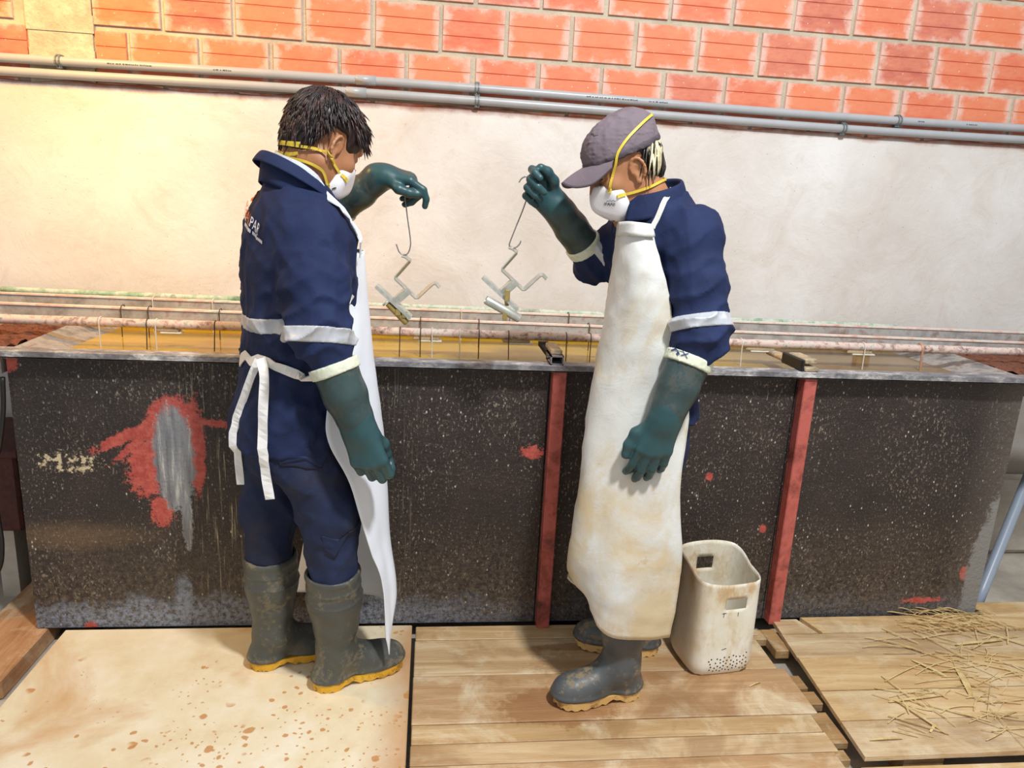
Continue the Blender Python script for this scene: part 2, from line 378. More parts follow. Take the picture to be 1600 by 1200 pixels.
def m_tank():
    g = G('tank_paint', .5); n = g.noise(5, 6, .65); x = g.sep(); P = lambda u, v: (at(u, v, 0)[0], at(u, v, 0)[2])
    c = g.ramp(n, [(.3, '#241d1c'), (.55, '#2f2624'), (.75, '#3d302c')])
    sp = g.noise(150, 3, .6, g.co(scale=(1, 1, .55))); big = g.noise(3.2, 4, .6, g.co(loc=(4, 0, 9)))
    k = g.step(g.math('ADD', sp, g.math('MULTIPLY', big, .22)),   .70, .82); c = g.mix(g.math('MULTIPLY', k, .6), c, '#a89b88')
    v1 = g.voro(42, g.co(scale=(1, 1, .6))); m1 = g.noise(4.5, 3, .6, g.co(loc=(1, 5, 2)))
    k = g.math('MULTIPLY', g.math('SUBTRACT', 1, g.step(v1, .07, .13)), g.step(m1, .42, .58)); c = g.mix(g.math('MULTIPLY', k, .8), c, '#d5cfc0')
    dust = g.math('MULTIPLY', g.math('SUBTRACT', 1, g.step(x[2], .05, .42)), g.step(g.noise(60, 5, .75), .42, .66)); c = g.mix(g.math('MULTIPLY', dust, .6), c, '#7d6c55')
    st = g.noise(1, 5, .7, g.co(scale=(120, 1, 4.))); lx, lz = P(350, 700)
    zone = g.math('SUBTRACT', 1, g.step(g.math('ABSOLUTE', g.math('SUBTRACT', x[0], lx)), .06, .2)); zone = g.math('MULTIPLY', zone, g.step(x[2], .0, .25))
    zone2 = g.math('SUBTRACT', 1, g.step(g.math('ABSOLUTE', g.math('SUBTRACT', x[0], P(625, 700)[0])), .0, .1))
    k = g.math('MULTIPLY', g.math('MAXIMUM', zone, g.math('MULTIPLY', zone2, .4)), g.step(st, .57, .68)); c = g.mix(g.math('MULTIPLY', k, .75), c, '#cdbf9f')
    bz = g.math('ADD', x[2], g.math('MULTIPLY', g.math('SUBTRACT', g.noise(7, 5, .7), .5), .22)); fine = g.noise(70, 5, .75)
    left = g.math('SUBTRACT', 1, g.math('MULTIPLY', g.step(x[0], -.2, .3), .75))
    k = g.math('MULTIPLY', g.math('MULTIPLY', g.math('SUBTRACT', 1, g.step(bz, .05, .115)), left), g.step(fine, .38, .58)); c = g.mix(g.math('MULTIPLY', k, .9), c, '#8790a0')
    c = g.mix(g.math('MULTIPLY', g.step(g.noise(190, 4, .75), .56, .68), .45), c, '#85786a'); red = g.mix(g.step(g.noise(40, 5, .7), .4, .6), '#a8443b', '#c05c50')
    for (u, v, rx, rz, rg, ns, ro) in ((272, 668, .085, .1, .2, 22, 0), (232, 725, .062, .105, .45, 26, -.15), (196, 681, .115, .017, .55, 34, .5), (215, 690, .1, .012, .6, 40, .75), (305, 700, .03, .15, .35, 26, 0), (253, 800, .035, .05, .5, 30, 0),
                                      (335, 662, .07, .012, .6, 40, -.1), (832, 706, .035, .022, .7, 30, 0), (1108, 745, .012, .014, .5, 40, 0), (1192, 826, .013, .016, .5, 40, 0), (1507, 897, .018, .03, .5, 30, .3), (1440, 938, .08, .012, .7, 25, 0), (143, 980, .02, .02, .5, 40, 0), (10, 566, .03, .03, .3, 30, 0)):
        c = g.mix(g.blob(P(u, v), (rx, rz), rg, ns, rot=ro), c, red)
    gry = g.ramp(g.noise(1, 5, .7, g.co(scale=(55, 1, 5))), [(.3, '#5d5e62'), (.55, '#8b8b8d'), (.72, '#cfcac2')])
    c = g.mix(g.blob(P(272, 716), (.062, .17), .22, 24), c, gry); c = g.mix(g.blob(P(292, 805), (.017, .12), .35, 40), c, gry); c = g.mix(g.math('MULTIPLY', g.blob(P(288, 935), (.02, .06), .6, 40, soft=.8), g.step(fine, .3, .6)), c, '#8790a0')
    c = g.mix(g.math('MULTIPLY', g.math('MULTIPLY', g.blob(P(110, 722), (.085, .032), .6, 24), g.step(g.noise(55, 3), .48, .56)), .95), c, '#d3c09c')
    c = g.mix(g.math('MULTIPLY', g.math('MULTIPLY', g.blob(P(110, 838), (.1, .02), .5, 12, soft=2.), fine), .5), c, '#9a7a55')
    c = g.mix(g.math('MULTIPLY', g.step(x[0], 1.93, 2.1), g.math('MULTIPLY', fine, .8)), c, '#7b7168')
    c = g.mix(g.blob((2.1, .12), (.075, .36), .25, 14), c, '#82807d')
    g.bump(g.math('ADD', g.math('MULTIPLY', n, 1.4), g.math('ADD', sp, g.noise(35, 4, .6, g.co(scale=(.6, 1, 1.6))))), .5, .006); g.set('Roughness', .55); return g.done(c)
def m_rim():
    g = G('rim_paint', .45); n = g.noise(22, 7, .75, g.co(scale=(.5, 1, 1))); f = g.noise(75, 5, .75)
    c = g.ramp(n, [(.3, '#4e4d50'), (.47, '#727074'), (.56, '#9a9798'), (.66, '#d6d4d1')]); c = g.mix(g.math('MULTIPLY', g.step(f, .55, .7), .5), c, '#423d3a')
    g.bump(f, .3, .004); return g.done(c)
def m_rust(name, cols, scale=22, rough=.7, metal=0., along=(1, 1, 1)):
    g = G(name, rough, metal); n = g.noise(scale, 6, .7, g.co(scale=along), .4); m = g.noise(scale*.33, 4, .6, g.co(loc=(5, 3, 1)))
    c = g.ramp(g.math('ADD', g.math('MULTIPLY', n, .6), g.math('MULTIPLY', m, .4)), [(.34+.3*i/(len(cols)-1), q) for i, q in enumerate(cols)])
    g.bump(n, .35, .004); return g.done(c)
def m_liquid():
    g = G('bath_liquid', .12, 0, .22); x = g.sep(); n = g.noise(3, 4, .6, g.co(scale=(1, 3, 1)))
    c = g.ramp(n, [(.3, '#a07e08'), (.6, '#b8940c'), (.8, '#c4a41c')]); k = g.step(g.math('ADD', x[0], g.math('MULTIPLY', n, .25)), 1.05, 1.55); c = g.mix(k, c, '#84693f')  # brownish reflection towards the right end is painted into the liquid colour
    g.bump(g.noise(9, 3, .5), .06, .01); return g.done(c)

MAT = dict(plaster=m_plaster(), mortar=m_mortar(), brick=m_brick(), tank=m_tank(), rim=m_rim(), liquid=m_liquid(),
  column=m_concrete('column_concrete', '#a79a86', '#bfb39f', '#d3c9b6', 14, .9), ground=m_concrete('ground_concrete', '#8d857a', '#aea598', '#cfc8bd', 3),
  post=m_rust('post_red', ['#3a2b2b', '#96483f', '#bd6157', '#ac534a'], 14, .6), lining=m_rust('lining_grey', ['#4d4744', '#7f7a78', '#a29c97', '#6d5a50'], 16),
  green=m_rust('verdigris', ['#5f7f68', '#8fae95', '#c9cfc2', '#7e8a7c'], 16, .7), pink=m_rust('pink_crust', ['#4f4744', '#9a8680', '#d3b6aa', '#c9c2b8', '#8a7a74'], 48, .75),
  bar=m_rust('bar_grey', ['#76706d', '#97938f', '#b3afab', '#8a6f66'], 12, .5), barv=m_rust('bar_top', ['#c98d7b', '#e0b7a6', '#e8d9cf', '#b9c4b6'], 16, .6),
  fibre=m_rust('rust_fibre', ['#3a1c14', '#5e3222', '#7a4a32', '#482618'], 70, .9), dark=plain('black_rubber', '#1c1a1a', .45), darkwall=m_rust('dark_red_box', ['#241516', '#3a1d1e', '#552a26', '#2b191a'], 9),
  pvc=plain('grey_pvc', '#a6a7aa', .35, 0, 12, .06, .05), pvcb=plain('blue_grey_pvc', '#8f9aaa', .35, 0, 12, .06, .05), clip=plain('clip_grey', '#6d7274', .4), print=plain('print_ink', '#55585c', .6),
  sheet=None, block=m_rust('old_block', ['#4d463e', '#8c7d68', '#bda98a', '#9a6c3e'], 24, .8), black=plain('black_gap', '#121010', .8),
  white=plain('white_crust', '#d8d4c8', .6), wire=plain('dark_wire', '#4b4440', .45, .5), wirew=plain('white_wire', '#cfcac0', .5), copper=plain('copper_wire', '#c79a80', .45, .4))

# ------------------------------------------------------------------ wall
YB = .7735
wall = MB().box((-4.5, YB, -.07), (6.5, YB+.16, 3.2)).build('wall_back', MAT['mortar'], base=(0, 0, 0)); tag(wall, kind='structure')
pb = MB(); NX = 60; V = []; xs = np.linspace(-4.5, 6.5, 240)
for i, x in enumerate(xs):
    t = 1.79+.005*math.sin(x*9)+.004*math.sin(x*23+1)
    V += [(x, YB-.012, -.07), (x, YB-.012, t-.004), (x, YB-.006, t), (x, YB+.002, t)]
Fp = [(i*4+k, i*4+4+k, i*4+5+k, i*4+1+k) for i in range(239) for k in range(3)]
obj('plaster_coat', V, Fp, MAT['plaster'], wall, False)
def brick_mesh(wd, h=.162):
    pr = [(0, -h/2), (-.007, -h/2+.002)]
    for q in (-h/6, h/6): pr += [(-.007, q-.0028), (-.0035, q-.0014), (-.0035, q+.0014), (-.007, q+.0028)]
    pr += [(-.007, h/2-.002), (0, h/2)]; n = len(pr)
    V = [(sx*(wd/2-(.002 if y < 0 else 0)), y, z) for sx in (-1, 1) for y, z in pr]
    return V, [(k, n+k, n+k+1, k+1) for k in range(n-1)]+[tuple(range(n)), tuple(range(2*n-1, n-1, -1))]
protos = {}
def put_brick(xc, zc, wd):
    key = round(wd, 3)
    if key not in protos: protos[key] = obj('brick', *brick_mesh(wd), MAT['brick'], wall, False); o = protos[key]
    else: o = protos[key].copy(); COL.objects.link(o)
    o.location = (xc+random.uniform(-.002, .002), YB-random.uniform(0, .003), zc+random.uniform(-.002, .002)); o.rotation_euler = (0, random.uniform(-.006, .006), 0)
for row in range(-1, 5):
    z = 1.893+row*.1785
    for k in range(-9, 24):
        a = (-1.128 if row % 2 == 0 else -1.002)+.255*k+.0075; b = a+.24
        for lo, hi in ((-9, -1.478), (-1.245, 9)):
            p, q = max(a, lo), min(b, hi)
            if q-p > .03: put_brick((p+q)/2, z, q-p)
cm = MB(); nz = 14
for i in range(nz): cm.box((-1.474+random.uniform(-.006, .003), YB-.008-random.uniform(0, .004), 1.78+i*.06), (-1.249+random.uniform(-.003, .006), YB+.01, 1.84+i*.06))
cm.build('concrete_column', MAT['column'], wall)
# conduits along the wall
def conduit(z, label, clips, coup, marks):
    t = thing('conduit_pipe', label, 'pipe', (-2.2, YB-.033, z), 'grey conduits along the wall')
    y = YB-.033
    f = lambda x: z+.006*math.sin(x*1.7+z)
    MB().tube([(x, y, f(x)) for x in np.linspace(-3.4, 4.9, 42)], .0165, 16).build('pipe', MAT['pvc'], t, True)
    for u, v in clips:
        x = at(u, v, y)[0]; b = MB()
        for r, d in ((.021, .0), (.021, .012)): b.tube([(x+d, y, f(x)), (x+d+.005, y, f(x))], r, 14)
        b.box((x-.001, y-.004, f(x)-.026), (x+.018, y+.022, f(x)-.014), .002); b.box((x-.001, y-.004, f(x)+.014), (x+.018, y+.022, f(x)+.024), .002)
        b.build('clip', MAT['clip'], t)
    for u, v in coup:
        x = at(u, v, y)[0]; MB().tube([(x-.045, y, f(x-.045)), (x-.045, y, f(x)), (x+.03, y, f(x+.03))], [.0165, .0186, .0186], 16).build('coupling', MAT['pvc'], t, True)
    b = MB()
    for u0, v0, n in marks:
        x = at(u0, v0, y)[0]
        for i in range(n):
            wd = random.choice((.004, .006, .009)); b.box((x, y-.0172, f(x)-.0015), (x+wd, y-.0155, f(x)+random.choice((.002, .003)))); x += wd+random.choice((.002, .003, .006))
    if marks: b.build('pipe_print', MAT['print'], t)['kind'] = 'stuff'
    return t
conduit(1.857, 'upper grey plastic conduit along the brick wall, with faint printing', [(88, 90), (742, 137), (1400, 190)], [(575, 124)], [(170, 98, 18), (335, 107, 7), (915, 153, 20), (1012, 161, 8), (1430, 195, 4), (1505, 201, 6)])
conduit(1.812, 'lower grey plastic conduit just above the plastered part of the wall', [(742, 156), (1315, 197)], [(560, 145)], [])

# ------------------------------------------------------------------ ground and boards
fl = MB().box((-5, -4.5, -.2), (6.5, YB+.02, -.07)).build('floor', MAT['ground'], base=(0, 0, -.07)); tag(fl, kind='structure')
def m_sheet():
    g = G('pale_sheet', .6); n = g.noise(6, 7, .7); p = g.noise(2.0, 6, .6, dist=.6)
    c = g.ramp(n, [(.3, '#dcc7a2'), (.5, '#e6d8b8'), (.7, '#eee4cf')]); c = g.mix(g.math('MULTIPLY', g.step(p, .52, .66), .7), c, '#cb9a62')
    x = g.sep(); c = g.mix(g.math('MULTIPLY', g.step(g.math('ADD', x[0], g.math('MULTIPLY', p, .25)), .55, .68), .75), c, '#b98450')
    w2 = g.noise(14, 3, .6); wv = g.n.new('ShaderNodeVectorMath'); wv.operation = 'ADD'; g.t.links.new(g.co(), wv.inputs[0])
    cb = g.n.new('ShaderNodeCombineXYZ'); g.lk(cb.inputs[0], g.math('MULTIPLY', w2, .05)); g.lk(cb.inputs[1], g.math('MULTIPLY', n, .03)); g.t.links.new(cb.outputs[0], wv.inputs[1])
    for sc, a, b, lo, hi in ((13, .16, .19, .47, .5), (24, .17, .21, .5, .53), (48, .15, .2, .5, .55)):
        mk = g.noise(3.1, 3, .5, g.co(loc=(sc, 2, 1)))
        near = g.math('ADD', mk, g.math('MULTIPLY', g.math('SUBTRACT', x[0], g.math('MULTIPLY', x[1], .8)), .16))
        k = g.math('MULTIPLY', g.math('SUBTRACT', 1, g.step(g.voro(sc, wv.outputs[0]), a, b)), g.step(near, lo, hi)); c = g.mix(g.math('MULTIPLY', k, .8), c, '#c0803a')
    g.bump(n, .3, .006); return g.done(c)
sb = thing('floor_sheet', 'large pale plywood sheet with brown drips, under the bareheaded man', 'board', (-.6, -.55, -.03))
MB().box((-1.163, -1.25, -.018), (-.033, -.012, 0), .003).build('plywood', m_sheet(), sb)
for y in (-.2, -.62, -1.05): MB().box((-1.12, y-.04, -.07), (-.06, y+.04, -.018)).build('support_batten', m_wood('batten_wood', '#7b5a3a', '#9a7650', '#b08c62'), sb)
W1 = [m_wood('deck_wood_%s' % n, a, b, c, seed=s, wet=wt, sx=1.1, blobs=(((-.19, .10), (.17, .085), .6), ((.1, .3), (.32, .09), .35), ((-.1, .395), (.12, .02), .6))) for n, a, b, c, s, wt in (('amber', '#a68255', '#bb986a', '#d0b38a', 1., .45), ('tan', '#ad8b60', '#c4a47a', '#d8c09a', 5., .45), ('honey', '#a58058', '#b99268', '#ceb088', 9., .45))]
md = thing('plank_deck', 'middle wooden deck of long planks under the man in the cap', 'deck', (.6, -.55, -.03))
E1 = [-.02, -.103, -.295, -.513, -.59, -.669, -.86, -1.05, -1.25]
for i in range(len(E1)-1):
    MB().box((-.022+random.uniform(-.003, .003), E1[i+1]+.002, -.024), (1.168+random.uniform(-.02, .025), E1[i]-.002, random.uniform(-.002, 0)), .0025).build('plank', W1[i % 3], md)
WB = m_wood('end_wood', '#8a6a42', '#a98557', '#c09c6c', seed=3, wet=.2)
for x0, x1, y0, y1 in ((1.165, 1.235, -.115, -.055), (1.21, 1.262, -.19, -.06), (1.17, 1.225, -.385, -.32), (1.19, 1.235, -.46, -.4), (1.17, 1.225, -.62, -.49), (1.13, 1.19, -.69, -.65)):
    MB().box((x0, y0, -.04), (x1, y1, -.006-random.uniform(0, .012)), .003).build('batten_end', WB, md)
for x in (.1, .6, 1.08): MB().box((x-.05, -1.24, -.07), (x+.05, -.03, -.024)).build('support_batten', WB, md)
rd = thing('plank_deck', 'right deck of pale worn planks strewn with straw', 'deck', (1.9, -.35, -.03))
W2 = [m_wood('worn_wood_%s' % n, a, b, c, seed=s, wet=wt, pale='#e3d3b4') for n, a, b, c, s, wt in (('sand', '#b48f5e', '#cca876', '#dcc192', 12., .25), ('straw', '#b99564', '#d2b080', '#e2c99c', 15., .2), ('grey', '#a58862', '#c0a27a', '#d6bf9a', 18., .3))]
def slab(name, mat, parent, quad, z0, z1):
    b = MB(); b.add([(x, y, z) for z in (z0, z1) for x, y in quad], [(3, 2, 1, 0), (4, 5, 6, 7)]+[(k, (k+1) % 4, 4+(k+1) % 4, 4+k) for k in range(4)]); return b.build(name, mat, parent)
def le(y): return 1.268+(y+.026)*.079
E2 = [(-.03, -.12), (-.123, -.255), (-.259, -.43), (-.434, -.565), (-.569, -.71)]
for i, (a, b) in enumerate(E2):
    z = .012+random.uniform(-.002, .002)
    if i == 0:
        slab('plank', W2[2], rd, [(le(b), b), (1.395, b), (1.36, a), (le(a), a)], z-.016, z)
        slab('plank', W2[0], rd, [(1.412, b), (2.75, b+.015), (2.06, -.016), (1.378, -.022)], z-.014, z+.002)
        slab('plank', W2[1], rd, [(2.066, -.016), (2.745, b+.018), (2.75, .03), (2.12, -.02)], z-.014, z+.001)
    else: slab('plank', W2[(i+1) % 3], rd, [(le(b), b), (2.75, b+random.uniform(-.004, .004)), (2.75, a), (le(a), a)], z-.014, z)
for x in (1.4, 2.0, 2.6): MB().box((x-.06, -.7, -.07), (x+.06, -.03, -.004)).build('support_batten', WB, rd)
fp = MB().box((2.13, -.012, -.02), (2.75, .085, .006), .003).build('loose_plank', W2[0]); tag(fp, 'short pale plank behind the straw deck, beside the right end of the tank', 'plank')
fw = m_wood('front_wood', '#b08a58', '#caa672', '#dbbf8e', seed=22, wet=.1); slab('front_board', fw, None, [(1.21, -1.2), (2.7, -1.2), (2.7, -.73), (1.2, -.72)], -.05, -.012)
tag(bpy.data.objects['front_board'], 'board on the floor in front of the straw deck, cut off by the frame', 'plank')
bm_ = MB().box((-1.43, -.27, -.068), (-1.225, .34, -.003), .004).build('timber_beam', m_wood('beam_wood', '#9c6c46', '#b98a62', '#cda47c', seed=30, along=1)); tag(bm_, 'thick squared timber on the ground under the left corner of the tank', 'beam')
# straw
st_m = m_rust('straw', ['#a88a52', '#c8aa70', '#dcc48e', '#cbb07a'], 30, .7)
def strand(u, v, ang, L, wd, z=.013, lift=.004, bend=.1):
    p = AF+AR*(u-800)/FPX+AU*(600-v)/FPX; c = CAM+p*(z-CAM[2])/p[2]; d = np.array([math.cos(ang), math.sin(ang), 0]); n = np.array([-d[1], d[0], 0])
    return [c+d*L*t+n*bend*L*(t*t*4-1)*.25+np.array([0, 0, lift*(1-4*t*t)+.002]) for t in np.linspace(-.5, .5, 7)], [(0, 0, 1)]*7
pile = MB()
for i in range(150):
    if i < 55: u, v, a = random.gauss(1480, 38), random.gauss(972, 9), random.gauss(-.25, .25)
    elif i < 95: u, v, a = random.uniform(1380, 1600), random.uniform(985, 1060), random.gauss(.1, .6)
    else: u, v, a = random.uniform(1400, 1590), random.uniform(1040, 1150), random.gauss(-.2, .7)
    if u > 1598: continue
    P, N = strand(u, v, a, random.uniform(.05, .2), random.uniform(.0015, .004), z=.016, lift=random.uniform(.002, .022 if i < 55 else .006), bend=random.gauss(0, .15))
    pile.ribbon(P, N, random.uniform(.0015, .004), .0012)
tag(pile.build('loose_straw', st_m), 'fine dry straw scattered over the right deck against the tank', 'straw', kind='stuff')
for i, (u, v, a, L, wd, lab) in enumerate(((1395, 958, -.25, .1, .006, 'short straw blade at the left tip of the straw heap'), (1530, 1004, .12, .2, .012, 'broad pale straw blade lying below the heap'), (1505, 1065, 1.2, .15, .02, 'widest flat straw blade, standing across the planks'), (1452, 1045, -1.0, .11, .013, 'broad straw blade pointing down to the right below the heap'),
    (1432, 1092, .12, .2, .008, 'long thin straw blade level across the middle of the deck'), (1437, 1120, -1.2, .16, .008, 'straw blade bent downwards in the middle of the deck'), (1575, 1000, -.7, .2, .008, 'straw blade slanting down at the right edge of the frame'), (1497, 1115, -.5, .17, .005, 'thin straw blade in the lower middle of the deck'), (1385, 1156, .02, .1, .005, 'short straw blade near the front edge of the right deck'), (1458, 1137, .7, .06, .008, 'stubby straw blade crossing the bent one'), (1180, 1070, .4, .05, .004, 'tiny straw blade on the middle deck in front of the white tub'))):
    P, N = strand(u, v, a, L, wd, z=.0155 if u > 1250 else .001, lift=.004, bend=.06); b = MB(); b.ribbon(P, N, [wd*(.5+.5*math.sin(math.pi*(k+.5)/7)) for k in range(7)], .0014)
    tag(b.build('straw_blade', st_m), lab, 'straw', 'broad straw blades on the decks')

# ------------------------------------------------------------------ tank
X0, X1 = -1.256, 2.092; ZR = .92
tk = thing('plating_tank', 'long black paint-flecked steel bath filled with yellow liquid', 'tank', (0, 0, 0))
xm = at(862, 780, -.045)[0]; xr = at(1240, 780, -.045)[0]
def panel(name, a, b, mat):
    n = max(2, int((b-a)/.06)); V = []; 
    for i in range(n+1):
        for j in range(13):
            x = a+(b-a)*i/n; z = ZR*j/12; e = min(i, n-i, j, 12-j); y = 0 if e == 0 else .004*math.sin(x*7+z*3)*math.sin(z*5+1)
            V.append((x, y, z))
    F = [(i*13+j, (i+1)*13+j, (i+1)*13+j+1, i*13+j+1) for i in range(n) for j in range(12)]
    B = len(V); V += [(a, .008, 0), (b, .008, 0), (b, .008, ZR), (a, .008, ZR)]; F += [(B+3, B+2, B+1, B)]
    F += [tuple([i*13 for i in range(n+1)][::-1])+(B, B+1), tuple([i*13+12 for i in range(n+1)])+(B+2, B+3), tuple([j for j in range(13)])+(B+3, B), tuple([n*13+j for j in range(13)][::-1])+(B+1, B+2)]
    obj(name, V, F, mat, tk, False)
panel('front_panel', X0, xm-.028, MAT['tank']); panel('front_panel', xm-.024, xr-.03, MAT['tank']); panel('front_panel', xr-.026, X1, MAT['tank'])
for x in (xm-.026, xr-.028): MB().box((x-.012, .005, 0), (x+.012, .012, ZR)).build('joint_strip', MAT['black'], tk)
for a in (X0, X1-.008): MB().box((a, .01, 0), (a+.008, .70, ZR)).build('end_panel', MAT['tank'], tk)
MB().box((X0, .692, 0), (X1, .70, ZR)).build('back_panel', MAT['lining'], tk); MB().box((X0+.008, .01, .0), (X1-.008, .69, .008)).build('bottom_panel', MAT['tank'], tk)
for x in (xm, xr): MB().box((x-.022, -.045, .0), (x+.022, -.001, ZR), .003).build('stiffener_post', MAT['post'], tk)
rb = MB().box((-1.75, -.055, ZR), (2.75, .005, ZR+.006), .0015); rb.box((-1.75, -.055, ZR), (2.75, -.049, ZR+.022), .0015); rb.box((-1.75, -.05, ZR+.004), (2.75, .006, ZR+.022), .002)
rb.build('rim', MAT['rim'], tk); MB().box((-1.75, .69, ZR), (2.75, .75, ZR+.02), .002).build('back_rim', MAT['lining'], tk)
obj('bath_liquid', [(x, y, z) for z in (.86, .9) for x, y in ((-1.2, .014), (2.05, .014), (2.05, .692), (-1.2, .692))], [(3, 2, 1, 0), (4, 5, 6, 7), (0, 1, 5, 4), (1, 2, 6, 5), (2, 3, 7, 6), (3, 0, 4, 7)], MAT['liquid'], tk, False)
# sloping end linings and rust-brown fibre packing outside them
def slope(name, pts, mat, th=.02):
    b = MB(); V = [np.array(p) for p in pts]; b.add(V+[v-np.array([0, 0, th]) for v in V], [(0, 1, 2, 3), (7, 6, 5, 4)]+[(k, k+4, (k+1) % 4+4, (k+1) % 4) for k in range(4)]); return b.build(name, mat, tk)
slope('end_lining', [(-1.27, .01, .925), (-1.17, .01, .9), (-1.17, .69, .9), (-1.27, .69, .945)], MAT['lining'])
slope('end_lining', [(1.98, .01, .9), (2.11, .01, .925), (2.11, .69, .945), (1.98, .69, .9)], MAT['lining'])
for a, b in ((-1.75, -1.272), (2.112, 2.75)):
    V = []; n = 24
    for i in range(n+1):
        for j in range(n+1): V.append((a+(b-a)*i/n, .008+.68*j/n, .918+random.uniform(0, .022)))
    obj('fibre_packing', V, [(i*(n+1)+j, (i+1)*(n+1)+j, (i+1)*(n+1)+j+1, i*(n+1)+j+1) for i in range(n) for j in range(n)], MAT['fibre'], tk, False)['kind'] = 'stuff'
    MB().box((a, .0, .86), (b, .70, .915)).build('end_tray', MAT['lining'], tk)
for x in (-1.15, -.3, .5, 1.4, 2.0): MB().box((x-.05, .05, -.07), (x+.05, .66, 0)).build('support_block', MAT['black'], tk)

# cross beams on the rim, bus bars across them
def beam(u, v, wd, label, end):
    x = at(u, v, -.04)[0]; z = ZR+.022; t = thing('cross_beam', label, 'beam', (x, .3, z), 'insulating cross beams on the tank')
    if end:
        b = MB(); t_ = .004; y0, y1 = -.05, .05
        for lo, hi in (((x-wd/2, y0, z), (x+wd/2, y1, z+t_)), ((x-wd/2, y0, z+.026), (x+wd/2, y1, z+.03)), ((x-wd/2, y0, z), (x-wd/2+t_, y1, z+.03)), ((x+wd/2-t_, y0, z), (x+wd/2, y1, z+.03))): b.box(lo, hi)
        b.build('steel_sleeve', MAT['rim'], t); MB().box((x-wd/2+t_, .0, z+t_), (x+wd/2-t_, .26, z+.02)).build('core', MAT['black'], t)
        MB().box((x-wd*.4, -.03, z+.03), (x+wd*.45, .1, z+.046), .003).build('wood_pad', MAT['block'], t); MB().tube([(x-wd*.75, -.02, z+.02), (x-wd*.5, -.02, z+.02)], .007, 8).build('bolt', MAT['dark'], t)
    else:
        MB().box((x-wd/2, -.05, z), (x+wd/2, .25, z+.014), .004).build('wood_core', MAT['block'], t); MB().box((x-wd*.38, -.03, z+.022), (x+wd*.5, .09, z+.04), .004).build('wood_pad', MAT['block'], t)
        MB().box((x-wd*.75, -.045, z), (x-wd*.5, .1, z+.04), .004).build('dark_face', MAT['dark'], t)  # dark box along the left face of the block
beam(870, 562, .042, 'hollow square cross beam on the tank rim above the middle red post', True)
beam(1268, 572, .05, 'split wooden cross block on the tank rim above the right red post', False)
def bar(name, label, p, q, y, r, mat, kind, x0=-1.75, x1=2.75):
    a, b = at(p[0], p[1], y), at(q[0], q[1], y); s = (b[2]-a[2])/(b[0]-a[0]); z = lambda x: a[2]+s*(x-a[0])
    t = thing(name, label, 'bar', ((x0+x1)/2, y, z((x0+x1)/2)), 'bus bars over the bath')
    if kind == 'round':
        xs = np.linspace(x0, x1, 60); MB().tube([(x, y+.001*math.sin(x*9), z(x)) for x in xs], [r*(1+.06*math.sin(x*41)+.05*random.uniform(-1, 1)) for x in xs], 12).build('pipe', mat, t, True)
    else:
        n = 20; b_ = MB()
        b_.add([(x, yy, z(x)+zz) for x in np.linspace(x0, x1, n) for yy, zz in ((y, -r), (y+.008, -r), (y+.008, 0), (y, 0))], [(i*4+k, i*4+(k+1) % 4, i*4+4+(k+1) % 4, i*4+4+k) for i in range(n-1) for k in range(4)])
        b_.build('web', mat, t)
        b_ = MB(); b_.add([(x, yy, z(x)+zz) for x in np.linspace(x0, x1, n) for yy, zz in ((y-.004, .001), (y+.02, .001), (y+.02, .007), (y-.004, .007))], [(i*4+k, i*4+4+k, i*4+4+(k+1) % 4, i*4+(k+1) % 4) for i in range(n-1) for k in range(4)]); b_.build('copper_strip', MAT['barv'], t)
    return z
zf = bar('bus_bar', 'front crusted pinkish bus pipe lying lengthwise over the bath', (60, 500), (1560, 549), .24, .0155, MAT['pink'], 'round')
z2 = bar('bus_bar', 'nearer flat grey bus bar with a salmon top edge', (60, 478), (1560, 536), .44, .033, MAT['bar'], 'flat')
z1 = bar('bus_bar', 'farther flat grey bus bar close to the wall', (60, 462), (1560, 520), .58, .04, MAT['bar'], 'flat')
zg = bar('bus_bar', 'rear green verdigris bus pipe in front of the plaster wall', (60, 455), (1440, 513), .69, .0125, MAT['green'], 'round', -1.62, 2.03)
for nm, y, za in (('bar_rest', .44, z2), ('bar_rest', .58, z1), ('bar_rest', .69, zg), ('bar_rest', .24, zf)):
    for x in (-1.5, 2.6 if y != .69 else 1.9):
        b = MB().box((x-.03, y-.02, ZR), (x+.03, y+.02, za(x)-(.012 if y in (.24, .69) else (.033 if y == .44 else .04))), .003).build('bar_rest', MAT['block'], tk)
# wires, rods and anode plates hung from the bars into the bath
def hang(u, y, zb, kind, r=.0155, n=[0]):
    x = at(u, 530, y)[0]; z = zb(x); c = MAT['wirew'] if kind == 'w' else (MAT['copper'] if kind == 'c' else MAT['wire']); rr = .0042 if kind == 'c' else (.0021 if kind == 'w' else .0018)
    o = r+rr*.8; P = [(x+.002, y+o*.9, z-o*.8), (x+.002, y+o, z), (x+.001, y+o*.7, z+o*.75), (x, y, z+o), (x, y-o*.7, z+o*.7), (x, y-o, z), (x, y-o, z-.02), (x+random.uniform(-.003, .003), y-o-.004, .88)]
    b = MB().tube(spline(P, 3), rr, 6).build('hanging_wire', c)
    return b
WR = {'w': ('white crusted wire hook hung on the front pipe', 'white wires on the front bus pipe'), 'd': ('thin dark wire hook hung on the front pipe', 'dark wires on the front bus pipe'), 'c': ('thick bent copper hook at the right end of the front pipe', None)}
ORD = 'first second third fourth fifth sixth seventh eighth ninth tenth'.split(); cntw = {}
